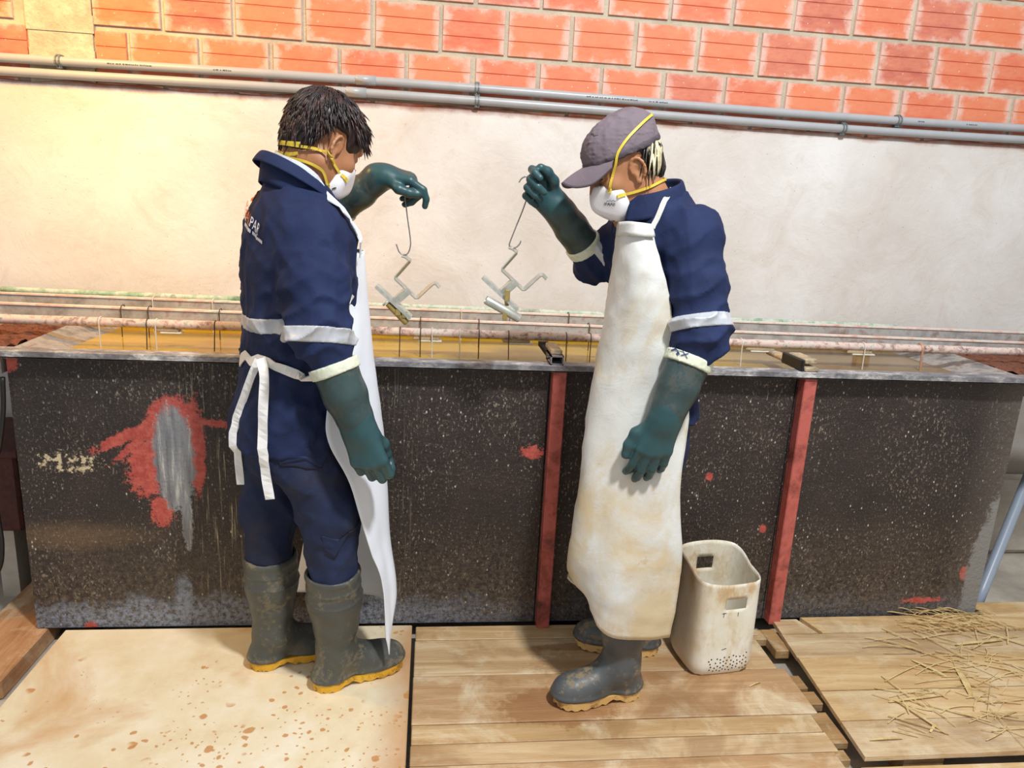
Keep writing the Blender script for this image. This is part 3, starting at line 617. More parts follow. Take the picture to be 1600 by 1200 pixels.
for u, k in ((160, 'w'), (233, 'd'), (247, 'w'), (338, 'd'), (625, 'd'), (657, 'd'), (675, 'w'), (718, 'w'), (748, 'd'), (794, 'd'), (884, 'd'), (922, 'd'), (1158, 'w'), (1350, 'w'), (1440, 'c')):
    o = hang(u, .24, zf, k); cntw[k] = cntw.get(k, 0)+1; tag(o, WR[k][0]+('' if k == 'c' else ', %s from the left' % ORD[cntw[k]-1]), 'wire hook', WR[k][1])
for u, y, zb, k in ((600, .69, zg, 'w'), (720, .58, z1, 'w'), (797, .58, z1, 'w'), (887, .58, z1, 'd'), (243, .58, z1, 'w'), (335, .58, z1, 'w'), (193, .44, z2, 'd'), (235, .44, z2, 'd'), (345, .44, z2, 'd'), (657, .44, z2, 'd'), (748, .44, z2, 'd'), (920, .44, z2, 'd')):
    if y == .69: o = hang(u, y, zb, k)
    else:
        x = at(u, 515, y)[0]; z = zb(x); o = MB().tube(spline([(x, y+.03, z-.02), (x, y+.026, z+.006), (x, y+.01, z+.014), (x, y-.01, z+.006), (x, y-.012, z-.03), (x, y-.014, .88)], 3), .0018, 6).build('hanging_wire', MAT['wirew'] if k == 'w' else MAT['wire'])
    nm = {.69: 'rear green pipe', .58: 'farther flat bar', .44: 'nearer flat bar'}[y]; cntw[nm+k] = cntw.get(nm+k, 0)+1; tag(o, ('white' if k == 'w' else 'dark')+' wire hook hung on the '+nm+', %s from the left' % ORD[cntw[nm+k]-1], 'wire hook', ('white' if k == 'w' else 'dark')+' wires on the '+nm)
for u0, u1, lab in ((243, 285, 'anode plate below the front pipe, left of the bareheaded man'), (645, 690, 'white-edged anode plate below the front pipe beside the white apron'), (785, 832, 'white-edged anode plate below the front pipe between the two men'), (1165, 1215, 'anode plate below the front pipe right of the capped man'), (1325, 1368, 'anode plate below the front pipe farthest to the right')):
    y = .24; x0, x1 = at(u0, 535, y)[0], at(u1, 535, y)[0]; zz = zf((x0+x1)/2)-.0115; t = thing('anode_plate', lab, 'plate', ((x0+x1)/2, y, zz), 'anode plates hung in the bath')
    MB().box((x0, y-.008, zz-.014), (x1-.01, y+.04, zz), .003).build('plate', MAT['block'], t); MB().box((x0+.02, y-.011, zz-.019), (x1, y+.03, zz-.014), .001).build('salt_edge', MAT['white'], t)
# left and right of the tank
hose = MB().tube(spline([at(4, 590, -.02), at(5, 640, .0), at(0, 690, 0), at(-6, 730, .02), at(-4, 800, .05), at(3, 850, .05), at(-2, 890, .05), at(-30, 905, .05)], 6), .0075, 8).build('rubber_hose', MAT['dark'], None, True); tag(hose, 'black rubber hose hanging beside the left end of the tank', 'hose')
xb = at(40, 780, .3)[0]
bx = thing('dark_tub', 'dark red and black flecked tub standing left of the tank', 'tub', (xb-.4, .45, -.07))
MB().box((xb-.85, .3, .20), (xb-.02, .66, .50), .01).build('shell', MAT['darkwall'], bx); MB().box((xb-.87, .28, .485), (xb-.0, .68, .515), .005).build('rim', MAT['darkwall'], bx); 
for x in (xb-.8, xb-.1): MB().box((x-.03, .33, -.07), (x+.03, .63, .2)).build('foot', MAT['ground'], bx)
tag(MB().box((2.05, .62, -.07), (6, YB-.01, .3), .03).build('trim_1', MAT['ground'], None), kind='structure')
a, b = at(1604, 752, .35), at(1538, 915, .15)
d = (b-a)/np.linalg.norm(b-a); pp = MB().tube([a-d*.35, a, b, b+d*((b[2]+.066)/-d[2] if d[2] < 0 else .1)], .021, 14).build('leaning_pipe', MAT['pvcb'], None, True); tag(pp, 'blue-grey plastic pipe leaning beside the right end of the tank', 'pipe')

# ------------------------------------------------------------------ people: materials
def m_cloth(name, a, b, rough=.8, weave=900, wr=26, spec=.25, extra=None):
    g = G(name, rough, 0, spec); n = g.noise(7, 5, .6); f = g.noise(weave, 2, .5); h = g.noise(wr, 4, .6, dist=.7)
    c = g.ramp(n, [(.3, a), (.7, b)])
    if extra: c = extra(g, c)
    g.bump(g.math('ADD', g.math('MULTIPLY', f, .12), h), .35, .006); return g.done(c)
def m_skin():
    g = G('skin', .5, 0, .4); n = g.noise(9, 4, .6); f = g.noise(160, 3, .6)
    g.set('Subsurface Weight', .12); g.set('Subsurface Radius', (.01, .004, .002)); g.bump(f, .06, .002)
    return g.done(g.ramp(n, [(.3, '#9f6a48'), (.7, '#b88460')]))
def m_hair(name, cols):
    g = G(name, .45, 0, .5); n = g.noise(55, 4, .6, g.co(scale=(1, 1, .25))); g.bump(n, .5, .004)
    return g.done(g.ramp(n, [(.35+.3*i/(len(cols)-1), c) for i, c in enumerate(cols)]))
def m_rubber(name, a, b, mud=None, rough=.38, mz=None, mudk=.8):
    g = G(name, rough, 0, .5); n = g.noise(9, 5, .6); c = g.ramp(n, [(.3, a), (.7, b)])
    if mud:
        p = g.noise(13, 7, .72, dist=.6); q = g.noise(70, 5, .75); k = g.step(g.math('ADD', p, g.math('MULTIPLY', q, .5)), .78, .9)
        c = g.mix(g.math('MULTIPLY', k, mudk), c, mud); g.set('Roughness', g.ramp(k, [(0, rough), (1, .85)]))
    g.bump(g.noise(45, 5, .65), .12, .004); return g.done(c)
def worn(g, c):
    p = g.noise(5, 6, .7, dist=.5); return g.mix(g.math('MULTIPLY', g.step(p, .5, .68), .45), c, '#3f3b36')
def old_apron(g, c):
    x = g.sep(); p = g.noise(5, 6, .68, g.co(scale=(1, 1, .6)), .5); low = g.math('SUBTRACT', 1, g.step(x[2], .15, .95))
    c = g.mix(g.math('MULTIPLY', g.step(g.math('ADD', p, g.math('MULTIPLY', low, .16)), .5, .68), .8), c, '#cfb88c')
    q = g.noise(17, 5, .7); c = g.mix(g.math('MULTIPLY', g.step(q, .64, .72), .5), c, '#b98f52')
    r = g.noise(30, 4, .7, g.co(loc=(3, 9, 1))); return g.mix(g.math('MULTIPLY', g.step(r, .7, .76), .4), c, '#8d8878')
PM = dict(skin=m_skin(), navy=m_cloth('navy_drill', '#192342', '#232f54'), pants=m_cloth('navy_trousers', '#1c2440', '#283250', extra=worn),
  refl=plain('reflective_grey', '#b9bcc2', .35, .1, 60, .08, .1), hairb=m_hair('dark_brown_hair', ['#171011', '#2a1b1a', '#47302b']), hairk=m_hair('black_hair', ['#120f0e', '#1f1a17', '#3a332c']), blond=m_hair('blond_streak', ['#8d7f5e', '#d9cda6', '#f1ead2']),
  glove=m_rubber('green_glove', '#24454a', '#305459', None, .4), gaunt=m_rubber('gauntlet_green', '#2a3b3c', '#384b4b', '#544f45', .33, mudk=.5), knit=plain('cuff_cream', '#d9dcc6', .8, 0, 90, .12, .4, .002),
  apw=plain('white_apron', '#eaf0fa', .42, 0, 9, .03, .12, .01), apo=m_cloth('stained_apron', '#cfcfca', '#dcdcd8', .5, 300, 14, .4, old_apron), tape=plain('white_tape', '#e6e4e2', .7, 0, 60, .05, .1),
  boot=m_rubber('boot_grey', '#3f413e', '#50524e', '#8b7d62', .45, mudk=.6), boot2=m_rubber('boot_dark', '#45484a', '#575a5c', '#9c8660', .42, mudk=.65), soley=m_rubber('yellow_sole', '#d49a1e', '#e6b333', '#8f6a2a', .5), solec=m_rubber('cream_sole', '#d3a760', '#e3bf80', '#8f6a3a', .5),
  mask=plain('mask_white', '#ebe7ea', .75, 0, 60, .03, .1, .002), strap=plain('yellow_strap', '#d8bb3e', .5, 0, 60, .1, .1), cap=m_cloth('faded_cap', '#6b5f66', '#7d7078', .75, 700, 22), capd=m_cloth('cap_dark', '#4d464c', '#5b5258', .75, 700, 22),
  orange=plain('orange_print', '#e8792a', .6), ink=plain('white_print', '#dde0ec', .6), blue=plain('pen_ink', '#33447a', .6), blk=plain('black_print', '#2a2a2c', .6), lash=plain('dark_lash', '#170f0c', .6))

def head(F, O, f, u, s=1., sub=True):
    f = unit(f); l = np.cross(u, f); l = unit(l); u = np.cross(f, l); M = np.array([f, l, u]); H = lambda a, b, c: O+s*(a*f+b*l+c*u)
    e = lambda c, r, k=.015, op='u', MM=None: F.ell(H(*c), np.array(r)*s, M if MM is None else MM, k, op)
    e((-.012, 0, .045), (.098, .077, .084), .01); e((.03, 0, -.015), (.06, .064, .088), .03)
    for q in (-1, 1):
        F.cone(H(-.005, q*.052, -.055), H(.06, q*.02, -.097), .02*s, .019*s, .03); e((.062, q*.04, -.022), (.024, .024, .024), .02)
    e((.07, 0, -.1), (.02, .022, .018), .02); F.cone(H(.08, -.034, .032), H(.08, .034, .032), .013*s, .013*s, .02)
    for q in (-1, 1): e((.1, q*.032, .008), (.014, .02, .013), .014, 's'); e((.077, q*.032, .008), (.013, .016, .012), .003)
    F.cone(H(.091, 0, .018), H(.107, 0, -.028), .008*s, .0125*s, .012)
    for q in (-1, 1): e((.1, q*.014, -.036), (.012, .009, .009), .007)
    e((.09, 0, -.061), (.012, .024, .006), .006); e((.088, 0, -.073), (.012, .021, .007), .006)
    for q in (-1, 1):                                     # ears
        a = np.radians(22); ear = np.array([f*math.cos(a)+q*-l*math.sin(a), q*l*math.cos(a)+f*math.sin(a), u]); C = (-.002, q*.078, -.010)
        e(C, (.017, .0065, .03), .008, 'u', ear)
        pts = [H(C[0]+.017*math.cos(t)*.95-.0, C[1]+q*(.006-.010*math.cos(t)), C[2]+.004+.028*math.sin(t)) for t in np.linspace(-.3, 4.2, 10)]
        F.chain(pts, [.0042*s]*10, .003); e((.0, q*.0865, -.012), (.0085, .007, .014), .004, 's', ear); e((.004, q*.078, -.038), (.008, .006, .009), .004, 'u', ear)
    return H, M
def hand(F, W, D, N, T, curl, thumb, s=1., spread=0.):
    "W wrist, D along the hand, N out of its back, T thumb side; curl = per finger bends of the three joints"
    D = unit(D); N = unit(np.array(N)-D*(D@N)); X = np.cross(D, N); T = X if X@np.array(T) > 0 else -X
    F.cone(W-D*.02, W+D*.02, .032*s, .031*s, .025)
    off = (.0325, .0108, -.0112, -.0322); al = (.09, .094, .088, .078); r0 = (.0122, .0125, .0121, .0109)
    LEN = ((.042, .026, .02), (.046, .029, .021), (.042, .027, .02), (.033, .021, .018)); tips = []
    for i in range(4):
        K = W+s*(D*al[i]+T*off[i]); F.cone(W+s*(D*.012+T*off[i]*.55), K, .021*s, (r0[i]+.001)*s, .02)
    for i in range(4):
        p = W+s*(D*al[i]+T*off[i]); a = 0; r = r0[i]*s
        for j in range(3):
            a += curl[i][j]; d = math.cos(a)*D-math.sin(a)*N+T*spread*(1.5-i)*.1; d = unit(d); q = p+d*LEN[i][j]*s*1.12; rn = r*(.93 if j < 2 else .9); F.cone(p, q, r, rn, .003 if j else .005); p = q; r = rn
        tips.append(p)
    p = W+s*(D*.028+T*.024-N*.006); F.cone(W+s*(D*.005+T*.012), p, .022*s, .0185*s, .012)
    for j, (c, L) in enumerate(zip(thumb, (.042, .034, .026))):
        d = unit(c[0]*D+c[1]*T+c[2]*N); q = p+d*L*s; F.cone(p, q, (.0175, .0145, .0135)[j]*s, (.0145, .0135, .0118)[j]*s, .008); p = q
    tips.append(p); return tips
def limb_glove(name, par, elbow, wrist, t0, r0, rw, D, N, T, curl, thumb, s, label=None, spread=0.):
    "glove with a long gauntlet that begins at fraction t0 of the forearm"
    E, W = np.array(elbow), np.array(wrist); A = E+(W-E)*t0; ax = unit(W-E)
    F = Field(); mid = A+(W-A)*.5; F.cone(A, mid, r0, r0*.88, .02); F.cone(mid, W-ax*.03, r0*.88, rw*1.12, .02); F.cone(W-ax*.03, W, rw*1.12, rw, .02)
    tips = hand(F, W, D, N, T, curl, thumb, s, spread)
    wv = Waves(3, .07, 5); F.disp = lambda X, Y, Z: .0022*wv(X, Y, Z)*np.clip(((X-W[0])*-ax[0]+(Y-W[1])*-ax[1]+(Z-W[2])*-ax[2])/.04, 0, 1)
    F.plane(A, -ax)
    V, Q = F.mesh(.0036); o = obj(name, V, Q, PM['glove'], par); o.data.materials.append(PM['gaunt'])
    loc = WL[o.name]; c = Q.mean(1) if False else V[Q].mean(1); tt = (c-W)@ax; o.data.polygons.foreach_set('material_index', (tt < -.015+.012*np.sin(c[:, 0]*60)).astype(np.int32))
    G2 = Field(); G2.cone(A-ax*.002, A+ax*.03, r0*1.07, r0*1.06, 0); wv2 = Waves(8, .03, 4); G2.disp = lambda X, Y, Z: .002*wv2(X, Y, Z)
    G2.plane(A-ax*.006, -ax); G2.plane(A+ax*.022, ax); G2.cone(A-ax*.1, A+ax*.012, r0*.86, r0*.86, 0, 's')
    V, Q = G2.mesh(.0035); ob = obj('cuff', V, Q, PM['knit'], o); tag(ob, 'cream turned-back cuff'); return o, F, G2, tips
def boot(name, par, heel, head_dir, top, rt, mat, sole, s=1., L=.29, ribs=True):
    h = unit([head_dir[0], head_dir[1], 0]); lf = np.array([-h[1], h[0], 0]); O = np.array([heel[0], heel[1], 0.]); P = lambda a, b, c: O+s*(a*h+b*lf)+np.array([0, 0, c*s])
    F = Field(); an = P(.075, 0, .12); top = np.array(top)
    F.cone(P(.055, 0, .055), P(.07, 0, .12), .047*s, .052*s, .03); F.cone(P(.07, 0, .12), an+(top-an)*.35, .054*s, .062*s, .03); F.cone(an+(top-an)*.35, an+(top-an)*.62, .064*s, rt*.97, .02); F.cone(an+(top-an)*.62, top, rt*.97, rt, .02)
    F.cone(P(.09, 0, .095), P(.19, 0, .05), .05*s, .043*s, .03); M = np.array([h, lf, [0, 0, 1]])
    F.ell(P(.2, 0, .045), np.array((.085, .051, .046))*s, M, .03); F.ell(P(.232, 0, .042), np.array((.056, .047, .042))*s, M, .02); F.ell(P(.055, 0, .04), np.array((.06, .043, .05))*s, M, .02)
    ax = unit(top-an); F.plane(top, ax); F.cone(top-ax*.07, top+ax*.1, rt-.0095, rt-.0085, 0, 's')
    wv = Waves(21, .09, 5, (1, 1, 1.6))
    def disp(X, Y, Z):
        o = .0028*wv(X, Y, Z)
        if ribs:
            q = ((top[0]-X)*ax[0]+(top[1]-Y)*ax[1]+(top[2]-Z)*ax[2])
            for k in (.045, .085): o = o+.004*np.exp(-((q-k)/.0032)**2)
            for k in (.012,): o = o+.0022*np.exp(-((q-k)/.006)**4)
        zz = Z/s; o = o+.004*np.exp(-((zz-.037)/.007)**4); return o
    F.disp = disp; F.plane((0, 0, .022*s), (0, 0, -1))
    V, Q = F.mesh(.0042); o = obj(name, V, Q, mat, par)
    # sole: outline in plan, heel block, arch and tread notches
    n = 72; out = []
    for k in range(n):
        t = 2*math.pi*k/n; x = .5*L*(1-math.cos(t)); wdt = np.interp(x/L, [0, .04, .15, .35, .5, .7, .85, .95, 1], [.0, .028, .044, .040, .043, .053, .050, .034, .0])
        out.append((x, wdt*(1 if math.sin(t) >= 0 else -1)))
    b = MB(); V = []
    for (x, y) in out:
        r = x/L; zb = 0. if r < .27 else (.012 if r < .42 else (.003 if r < .9 else .003+.06*(r-.9)))
        V.append((x, y, zb))
    Vt = []; 
    for (x, y), v in zip(out, V): Vt.append((x*1.005-.001, y*1.03, .03+.012*max(0, x/L-.85)/.15*.6))
    N = []
    for k, v in enumerate(V): N.append((v[0], v[1], v[2]+(  .0055 if k % 3 == 0 else 0)))
    A = [P(*v) for v in N]; B = [P(*v) for v in Vt]; b.add(A+B, [(k, (k+1) % n, n+(k+1) % n, n+k) for k in range(n)])
    m = n; fb = []
    for k in range(n//2): fb.append((k, (n-k) % n, (n-k-1) % n, k+1))
    b.add(A+B, [tuple(f) for f in fb]+[tuple(x+n for x in f[::-1]) for f in fb])
    so = b.build('sole', sole, o); tag(so, 'yellow sole with a heel block'); return o, F
def text_on(name, body, parent, mat, O, ex, ey, dirn, F, size, off=.0025, extr=.0006, sx=1., ctr=True):
    cu = bpy.data.curves.new('t', 'FONT'); cu.body = body; cu.size = size; cu.align_x = 'CENTER' if ctr else 'LEFT'; cu.resolution_u = 2
    t = bpy.data.objects.new('t', cu); COL.objects.link(t); dg = bpy.context.evaluated_depsgraph_get(); me = bpy.data.meshes.new_from_object(t.evaluated_get(dg))
    bm = bmesh.new(); bm.from_mesh(me); bmesh.ops.triangulate(bm, faces=bm.faces[:]); bmesh.ops.subdivide_edges(bm, edges=[e for e in bm.edges if e.calc_length() > size*.3], cuts=1); bmesh.ops.triangulate(bm, faces=bm.faces[:])
    bm.verts.index_update(); P = np.array([[v.co.x*sx, v.co.y] for v in bm.verts]); Fc = [[v.index for v in f.verts] for f in bm.faces]; bm.free()
    bpy.data.objects.remove(t); bpy.data.curves.remove(cu); bpy.data.meshes.remove(me)
    W = np.array(O)+P[:, :1]*np.array(ex)+P[:, 1:]*np.array(ey)
    if dirn is not None: W = F.cast(W-unit(dirn)*.12, dirn, off)
    return obj(name, W, Fc, mat, parent, False)
def follow(F, P, off=.004, n=4):
    return F.wrap(spline(P, n), off)
def locks(F, roots, tips_dir, L, r, seed, off=-.004, sag=.3, n=5):
    "tapered hair locks growing from points on field F; returns one joined mesh"
    rr = np.random.default_rng(seed); b = MB(); P, N = F.wrap(roots, off)
    for p, nn, d in zip(P, N, tips_dir):
        d = np.array(d)+rr.normal(size=3)*.11; d = unit(d); Lk = L*rr.uniform(.6, 1.25)
        c = [p]; q = p.copy(); dd = unit(d+nn*.18)
        for k in range(n-1):
            q = q+dd*Lk/(n-1); dd = unit(dd+(d-nn*sag)*.35); c.append(q.copy())
        C = np.array(c); dist = F.ev(C[1:]); g = F.grad(C[1:]); C[1:] += np.maximum(.002-dist, 0)[:, None]*g
        b.tube(C, [r*(1-.9*(k/(n-1))**1.6) for k in range(n)], 4, True)
    return b

def body_axes(hc, ctr, top=2.0):
    def ax(c, lo, hi, fine, coarse, w):
        o = [lo]
        while o[-1] < hi: o.append(o[-1]+(fine if abs(o[-1]-c) < w else coarse))
        return np.array(o)
    return ax

# ------------------------------------------------------------------ people: builders
def skin_body(par, O, f, u, hs, neck, sh, arms, torso, f2, legs):
    "one continuous surface: head with face and ears, neck, trunk, arms, legs"
    F = Field(); H, M = head(F, O, f, u, hs)
    HF = Field(); HF.it = list(F.it)
    nk = H(-.034, 0, -.05); F.cone(nk, neck, .055*hs, .058, .03); F.cone(neck, neck-np.array([0, 0, .05]), .06, .08, .04)
    NF = Field(); NF.it = list(F.it)
    F.loft([(x, y, z, a*.74, b*.68) for x, y, z, a, b in torso if z < neck[2]-.03], f2, .04)
    for S_, E_, W_ in arms:
        c = np.array([neck[0], neck[1], S_[2]]); F.cone(c+(S_-c)*.4, S_+(c-S_)*.12, .055, .046, .05); F.cone(S_+(c-S_)*.12, E_, .045, .037, .03); F.cone(E_, E_+(W_-E_)*.3, .037, .037, .02); F.cone(E_+(W_-E_)*.3, W_-(W_-E_)*.12, .037, .024, .02)
    for hp, kn, an, toe in legs:
        F.cone(hp, kn, .055, .042, .04); F.cone(kn, kn+(an-kn)*.3, .042, .042, .02); F.cone(kn+(an-kn)*.3, an, .042, .034, .02); F.cone(an-np.array([0, 0, .025]), toe, .03, .025, .02)
    lo, hi = F.bounds()
    def ax(c, a, b, w, fine, coarse):
        o = [a]
        while o[-1] < b: o.append(o[-1]+(fine if abs(o[-1]-c) < w else coarse))
        return np.array(o)
    A = [ax(O[0], lo[0], hi[0], .14, .0032, .012), ax(O[1], lo[1], hi[1], .14, .0032, .012), ax(O[2]-.02, lo[2], hi[2]+.01, .15, .0032, .012)]
    V, Q = F.mesh(ax=A, smooth=1); o = obj('body', V, Q, PM['skin'], par); return o, HF, NF, H, M
def collar(par, C, f2, R, tilt, h, a0, a1, mat):
    f2 = np.array([f2[0], f2[1], 0]); s2 = np.array([f2[1], -f2[0], 0]); th = np.linspace(a0, a1, 13); rows = []
    for r, z in ((R*1.12, -.05), (R*1.06, -.012), (R*1.0, h*.7), (R*.98, h), (R*1.04, h*1.02), (R*1.16, h*.45), (R*1.27, -h*.25)):
        rows.append([C+f2*r*math.cos(t)+s2*r*math.sin(t)+np.array([0, 0, z-tilt*r*math.cos(t)]) for t in th])
    V, Q = sheet(rows, 4, 4, .004); return obj('collar', V, Q, mat, par)
def jacket(par, torso, f2, arms, wv, h=.0056, amp=.025):
    J = Field(); T = Field(); T.loft(torso, f2, .03); J.it = list(T.it); SL = []
    for (S_, E_, W_, t1, rs, re, rc, chest) in arms:
        c = chest; L = Field(); L.cone(c+(S_-c)*.45, S_, .085, rs, .06); L.cone(S_, S_+(E_-S_)*.55, rs, re*1.02, .03); L.cone(S_+(E_-S_)*.55, E_, re*1.02, re, .02); e = E_+(W_-E_)*t1; L.cone(E_, e, re, rc, .03)
        SL.append(L); J.it += [(a, b, d, (.05 if i == 0 else .022), op) for i, (a, b, d, k, op) in enumerate(L.it)]
    def disp(X, Y, Z):
        o = amp*wv[0](X, Y, Z)+amp*.55*wv[1](X, Y, Z)
        for (S_, E_, W_, t1, rs, re, rc, chest) in arms:      # crumpled folds around the elbow and above the cuff
            q = np.exp(-(((X-E_[0])**2+(Y-E_[1])**2+(Z-E_[2])**2)/.13**2)); a = unit(E_-S_)
            t = (X-E_[0])*a[0]+(Y-E_[1])*a[1]+(Z-E_[2])*a[2]; o = o+q*.017*((1-np.abs(np.sin(.5*(t*105+16*(X-E_[0])+14*(Y-E_[1])+1.5*np.sin((X+Y)*38)))))**1.5-.25)
            e_ = E_+(W_-E_)*t1; fd = np.clip(np.sqrt((X-e_[0])**2+(Y-e_[1])**2+(Z-e_[2])**2)/.075-.25, .0, 1); o = o*fd
        return o
    J.disp = disp
    for L in SL: L.disp = disp
    T.disp = disp
    V, Q = J.mesh(h, smooth=1); return obj('jacket', V, Q, PM['navy'], par), J, T, SL
def band(name, par, F, C, ax, w, off=.0022, mat='refl', lo=None, hi=None, h=.0034):
    ax = unit(ax); B = shell(F, [(C+ax*w, ax), (C-ax*w, -ax)], off); r = .16 if lo is None else lo
    V, Q = B.mesh(h, lo=np.array(C)-r, hi=np.array(C)+r, smooth=0); return obj(name, V, Q, PM[mat], par)

# ================================================================== man on the left
fa = math.radians(27); f2 = np.array([math.cos(fa), math.sin(fa)])
LM = thing('person', 'bareheaded dark-haired man in navy workwear and white apron, seen from behind, holding a wire hook', 'person', (-.32, -.26, 0), 'two workers at the tank')
torso = [(*at(448, 688, -.27), .195, .150), (*at(448, 650, -.27), .192, .146), (*at(460, 575, -.27), .172, .128), (*at(466, 480, -.265), .182, .142), (*at(467, 400, -.26), .186, .145), (*at(468, 340, -.27), .165, .125), (*at(466, 300, -.28), .115, .09), (*at(468, 276, -.285), .066, .066)]
chest = at(468, 350, -.27)
aN = (at(487, 368, -.40), at(499, 515, -.47), at(560, 668, -.50)); aF = (at(446, 335, -.12), at(512, 338, .07), at(597, 275, .0))
Oh = at(505, 226, -.275); ya = math.radians(36); pa = math.radians(30); fh = np.array([math.cos(ya)*math.cos(pa), math.sin(ya)*math.cos(pa), -math.sin(pa)])
uh = np.array([math.cos(ya)*math.sin(pa), math.sin(ya)*math.sin(pa), math.cos(pa)])+.04*np.array([0, -1, 0])
neck = at(470, 284, -.285)
hip = [at(468, 690, -.345), at(425, 690, -.19)]; kn = [at(514, 800, -.35), at(424, 795, -.20)]; tp = [at(520, 890, -.345), at(422, 864, -.225)]
hl = [np.array([-.315, -.351, 0]), np.array([-.525, -.236, 0])]; dr = [np.array([.243, .126]), np.array([.24, .09])]
an = [np.array([h[0], h[1], .12])+.075*unit([d[0], d[1], 0]) for h, d in zip(hl, dr)]
legs = [(hip[i], kn[i], an[i], np.array([hl[i][0], hl[i][1], .055])+.2*unit([dr[i][0], dr[i][1], 0])) for i in (0, 1)]
bodyL, HF, NF, H, M = skin_body(LM, Oh, fh, uh, .97, neck, None, [aN, aF], torso, f2, legs)
jk, J, T, SL = jacket(LM, torso, f2, [(*aN, .36, .080, .080, .052, chest), (*aF, .35, .07, .066, .046, chest)], (Waves(4, .17, 5, (1, 1, .55)), Waves(5, .085, 4)))
cl = collar(jk, at(466, 288, -.285), f2, .086, .55, .026, .6, 2*math.pi-.55, PM['navy'])
band('reflective_band', jk, SL[0], at(496, 526, -.465), at(500, 520, -.47)-at(494, 470, -.45)+np.array([-.012, 0, 0]), .019)
band('reflective_band', jk, T, at(425, 497, -.27), (-.12, .0, 1), .019, lo=.26)
bk = at(430, 365, -.27); tl = unit([.454, -.891, -.36]); tu = np.array([0, 0, 1.]); bc = np.array([bk[0], bk[1], at(400, 362, -.33)[2]+.034])
dn = np.array([f2[0], f2[1], 0])
text_on('lettering_orange', 'MEGAL', jk, PM['orange'], bc+tl*.002, tl, tu, dn, J, .036, .008, sx=.95)
text_on('lettering_white', 'PAR', jk, PM['ink'], bc+tl*.086, tl, tu, dn, J, .036, .008, sx=.95)
b = MB(); P0 = bc-tu*.014
for i in range(30):
    if i in (7, 19): continue
    a = -.05+i*.0062; q = [P0+tl*(a+dx)+tu*dz for dx, dz in ((0, 0), (.0042, 0), (.0042, .008), (0, .008))]; q = J.cast(np.array(q)-dn*.12, dn, .006); b.add(q, [(0, 1, 2, 3)])
b.build('small_print', PM['ink'], jk)
q = J.cast(np.array([bc+tl*(-.035+.012*math.cos(t))+tu*(.045+.018*math.sin(t)) for t in np.linspace(0, 2*math.pi, 9)[:-1]])-dn*.12, dn, .003); MB().add(q, [tuple(range(8))]).build('logo_mark', PM['orange'], jk)
# trousers
TR = Field(); TR.loft([(*at(448, 720, -.27), .165, .125), (*at(448, 640, -.27), .17, .13)], f2, .04)
for i in (0, 1): TR.cone(hip[i], kn[i], .100, .083, .05); TR.cone(kn[i], tp[i]+np.array([0, 0, .01]), .083, .071, .03); TR.cone(tp[i], tp[i]-np.array([0, 0, .09]), .066, .06, .02)
w1, w2 = Waves(11, .16, 6, (1, 1, .7)), Waves(12, .08, 5); TR.disp = lambda X, Y, Z: .022*w1(X, Y, Z)+.014*w2(X, Y, Z)
V, Q = TR.mesh(.0065); tr = obj('trousers', V, Q, PM['pants'], LM)
pk = []
for poly in (((424, 702), (510, 704), (509, 722), (500, 738), (436, 728)), ((500, 845), (560, 833), (571, 858), (520, 884), (506, 872))):
    P = np.array([at(u, v, -.46) for u, v in poly]); P = TR.cast(P-np.array([0, .15, 0]), (0, 1, 0), .003); c = P.mean(0); c = TR.cast((c-np.array([0, .15, 0]))[None], (0, 1, 0), .005)[0]
    n = len(P); obj('pocket', np.vstack([P, c[None], P+np.array([0, .012, 0])]), [(i, (i+1) % n, n) for i in range(n)]+[(i, n+1+i, n+1+(i+1) % n, (i+1) % n) for i in range(n)], PM['pants'], tr, False)
    MB().tube(TR.wrap(np.vstack([np.linspace(P[i], P[(i+1) % n], 6)[:-1] for i in range(1, n-1)]+[P[n-1:]]), .0035)[0], .0016, 5).build('pocket_seam', PM['lash'], tr)
for i in (0, 1):
    boot('boot', LM, hl[i], dr[i], tp[i]+np.array([0, 0, .0]), .078, PM['boot'], PM['soley'], 1., .288)
    # shirt of mud is in the material
# gloves
D = at(586, 752, -.52)-aN[2]; gl1, GF, _, _ = limb_glove('glove', LM, aN[1], aN[2], .36, .059, .037, D, (-.15, -1, .12), (1, 0, .3), [(.5, 1.3, .9), (.55, 1.35, .9), (.6, 1.35, .9), (.65, 1.35, .9)], [(.75, .3, -.65), (.85, -.2, -.6), (.7, -.5, -.6)], 1.08)
D = np.array([.93, -.1, -.02]); gl2, GF2, _, tipL = limb_glove('glove', LM, aF[1], aF[2], .22, .052, .034, D, (-.1, -.25, 1), (0, -1, 0), [(.55, .7, .5), (1.15, 1.2, .4), (1.2, 1.25, .5), (1.2, 1.2, .5)], [(.75, .6, -.45), (.95, -.05, -.3), (.95, -.25, -.15)], .98)
